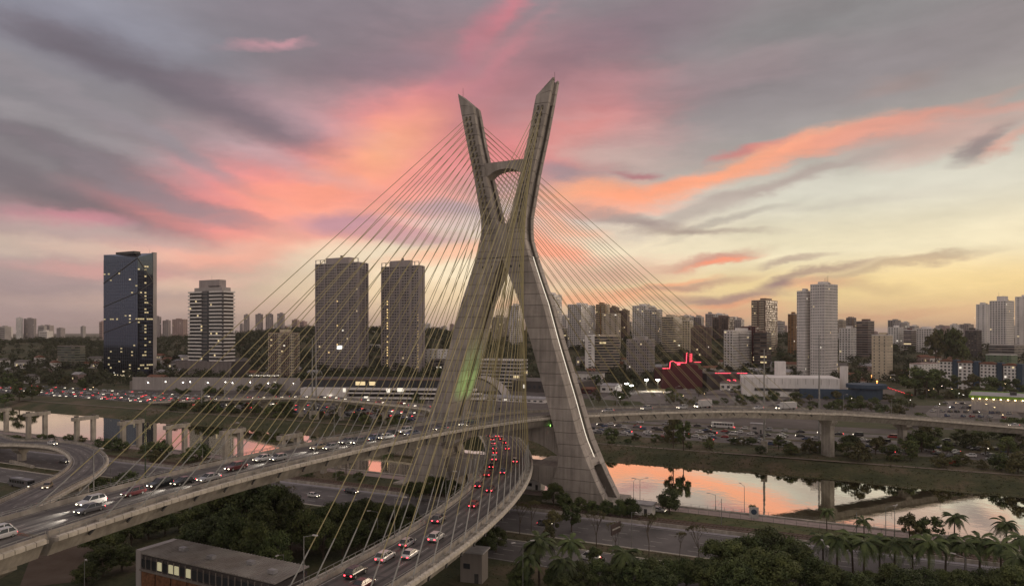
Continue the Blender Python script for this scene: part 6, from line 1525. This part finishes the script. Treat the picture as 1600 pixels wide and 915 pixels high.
# steel power masts with cross arms
pm = []
for k, (px, pb, pt, lab, arms) in enumerate(((488, 654, 528, 'tall steel power mast left of the twin towers, left shaft', 3), (494, 655, 530, 'tall steel power mast left of the twin towers, right shaft', 0), (315, 642, 601, 'short steel power mast before the hotel, left one', 1), (351, 642, 601, 'short steel power mast before the hotel, right one', 1),
                                             (1194, 706, 545, 'tall grey power mast standing on the far bank before the right viaduct', 4), (1280, 690, 523, 'tallest grey power mast before the tallest white tower', 4), (227, 748, 642, 'tall dark green mast on the near bank at the left', 0))):
    x, y = G(px, pb); h = CAMZ - (pt - HZ) / F * y; t = thing('power_mast', lab, 'mast', (x, y, 0), -TH)
    m = MB(); m.tube((0, 0, 0), (0, 0, h), .55 if k < 6 else .22, .22 if k < 6 else .1, 8); m.build('shaft', STEEL if k != 6 else mat('green_paint', (.06, .10, .05), .6), t)
    if k in (0, 1, 4): m = MB(); m.box(0, 0, 2.6, 2.6, 2.6, 5.2); m.build('footing', DECKC, t)
    m = MB()
    for j in range(arms): m.tube((-2.6, 0, h - 2 - j * 3), (2.6, 0, h - 2.2 - j * 3), .10, .10, 5)
    if arms: m.build('cross_arm', STEEL, t, kind=STUFF)
    pm.append((x, y, h))
def wire(a, b, n, lab):
    t = MB()
    for off, dz in n:
        p = Vector(a) + Vector((off, 0, dz)); q = Vector(b) + Vector((off, 0, dz)); prev = p
        for i in range(1, 13):
            f_ = i / 12; c = p.lerp(q, f_); c.z -= 4 * f_ * (1 - f_) * (p - q).length * .018; t.tube(prev, c, .035, .035, 3, cap=False); prev = c
    t.build('power_line', DSTEEL, label=lab, cat='power line', kind=None)
wn4 = [(-2.4, -2), (2.4, -2), (-2.4, -5), (2.4, -5)]
wire(pm[4], pm[5], wn4, 'sagging power lines between the two tall masts on the right'); x, y = W(420, 128); wire(pm[5], (x, y, 46), wn4, 'sagging power lines running out to the right from the tallest mast')
# railway masts, cycle path fence
k = 0
for u in np.arange(-300, 200, 34):
    k += 1; x, y = WS(u, -13.2); t = thing('railway_mast', 'thin railway wire mast beside the tracks, %s from the left' % ordn(k), 'mast', (x, y, 0), -TH, 'thin masts beside the railway'); m = MB(); m.tube((0, 0, 0), (0, 0, 7.5), .10, .08, 5); m.build('pole', STEEL, t); m = MB(); m.tube((0, 0, 6.9), (0, -5.5, 7.0), .05, .05, 4); m.build('bracket', STEEL, t)
def fence(lab, v, u0, u1, h, stp, WF, z=0):
    t = thing('fence', lab, 'fence', (0, 0, 0)); m = MB()
    for u in np.arange(u0, u1, stp): x, y = WF(u, v); m.box(x, y, z + h / 2, .09, .09, h, rz=-TH)
    m.build('post', STEEL, t, kind=STUFF); r = MB()
    for zz_ in (h * .5, h - .05):
        a, b_ = WF(u0, v), WF(u1, v); r.tube(a + (z + zz_,), b_ + (z + zz_,), .03, .03, 4)
    r.build('rail', STEEL, t, kind=STUFF)
fence('thin wire fence with many posts along the pink river path', -3.2, 30, 260, 1.6, 3, W); fence('railing between the pink path and the river', 3.4, 30, 300, 1.1, 2.5, W, .3); fence('thin fence along the river path at the left', -3.2, -330, -60, 1.6, 3, W)
# brown direction sign over the median
x, y = G(962, 865); t = thing('road_sign', 'dark brown direction sign with a white stripe seen edge-on above the near highway', 'sign', (x, y, 0), R(52))
m = MB(); m.tube((-1.3, 0, 0), (-1.3, 0, 8.0), .13, .11, 6); m.tube((1.6, 0, 0), (1.6, 0, 8.0), .13, .11, 6); m.build('post', STEEL, t, kind=STUFF)
m = MB(); m.box(-.2, -.2, 6.4, 4.6, .12, 2.6); m.build('sign_panel', mat('sign_brown', (.05, .03, .03), .5), t); m = MB(); m.box(-.2, -.28, 6.4, 3.8, .04, .35); m.build('white_stripe', PAINT, t)
x, y = G(1178, 812); t = thing('notice_board', 'small white and blue notice board on the grass by the river path', 'sign', (x, y, 0), -.3); m = MB(); m.box(0, 0, 2.2, 2.6, .15, 3.2); m.build('panel', WALLW, t); m = MB(); m.tube((0, -.1, 2.4), (0, -.14, 2.4), .8, .8, 16); m.build('blue_disc', WM['blue'], t); m = MB(); m.tube((0, .1, 0), (0, .1, 4.2), .08, .08, 6); m.build('post', STEEL, t)
for k, (a, b_, py) in enumerate(((1388, 1407, 718), (1466, 1494, 725))):
    x0, y0 = G(a, py); x1, y1 = G(b_, py); t = thing('orange_barrier', 'orange mesh barrier on the far bank path, %s one' % ('left', 'longer right')[k], 'barrier', (x0, y0, 0), math.atan2(y1 - y0, x1 - x0)); Lb = math.hypot(x1 - x0, y1 - y0)
    m = MB(); m.box(Lb / 2, 0, .9, Lb, .06, 1.5); m.build('mesh_panel', mat('orange_mesh', (.42, .10, .04), .8, .15, 2), t); m = MB(); [m.box(Lb * j / 6, .06, .9, .12, .12, 1.8) for j in range(7)]; m.build('post', DSTEEL, t, kind=STUFF)
# dark concrete blocks on the verge under the ramp
for k in range(8):
    x, y = G(18 + k * 4.6, 722 + k * 1.2); m = MB(); m.box(0, 0, .45, 1.9, .8, .9); m.box(0, 0, 1.0, 1.5, .4, .3); o = m.build('concrete_block', DECKC); o.location = (x, y, 0); o.rotation_euler = (0, 0, -TH); tag(o, 'grey concrete block in a line under the loop ramp, %s from the left' % ordn(k + 1), 'concrete block', 'concrete blocks under the loop ramp')

# ------------------------------------------------------------------ evening haze
hm = bpy.data.materials.new('evening_haze'); hm.use_nodes = True; t = hm.node_tree; t.nodes.clear(); o_ = t.nodes.new('ShaderNodeOutputMaterial'); v_ = t.nodes.new('ShaderNodeVolumePrincipled')
v_.inputs['Color'].default_value = (.92, .84, .84, 1); v_.inputs['Density'].default_value = .00005; v_.inputs['Anisotropy'].default_value = .2; t.links.new(v_.outputs[0], o_.inputs['Volume'])
m = MB(); m.box(0, 8000, 80, 40000, 40000, 180); m.build('haze', hm, kind=STUFF)
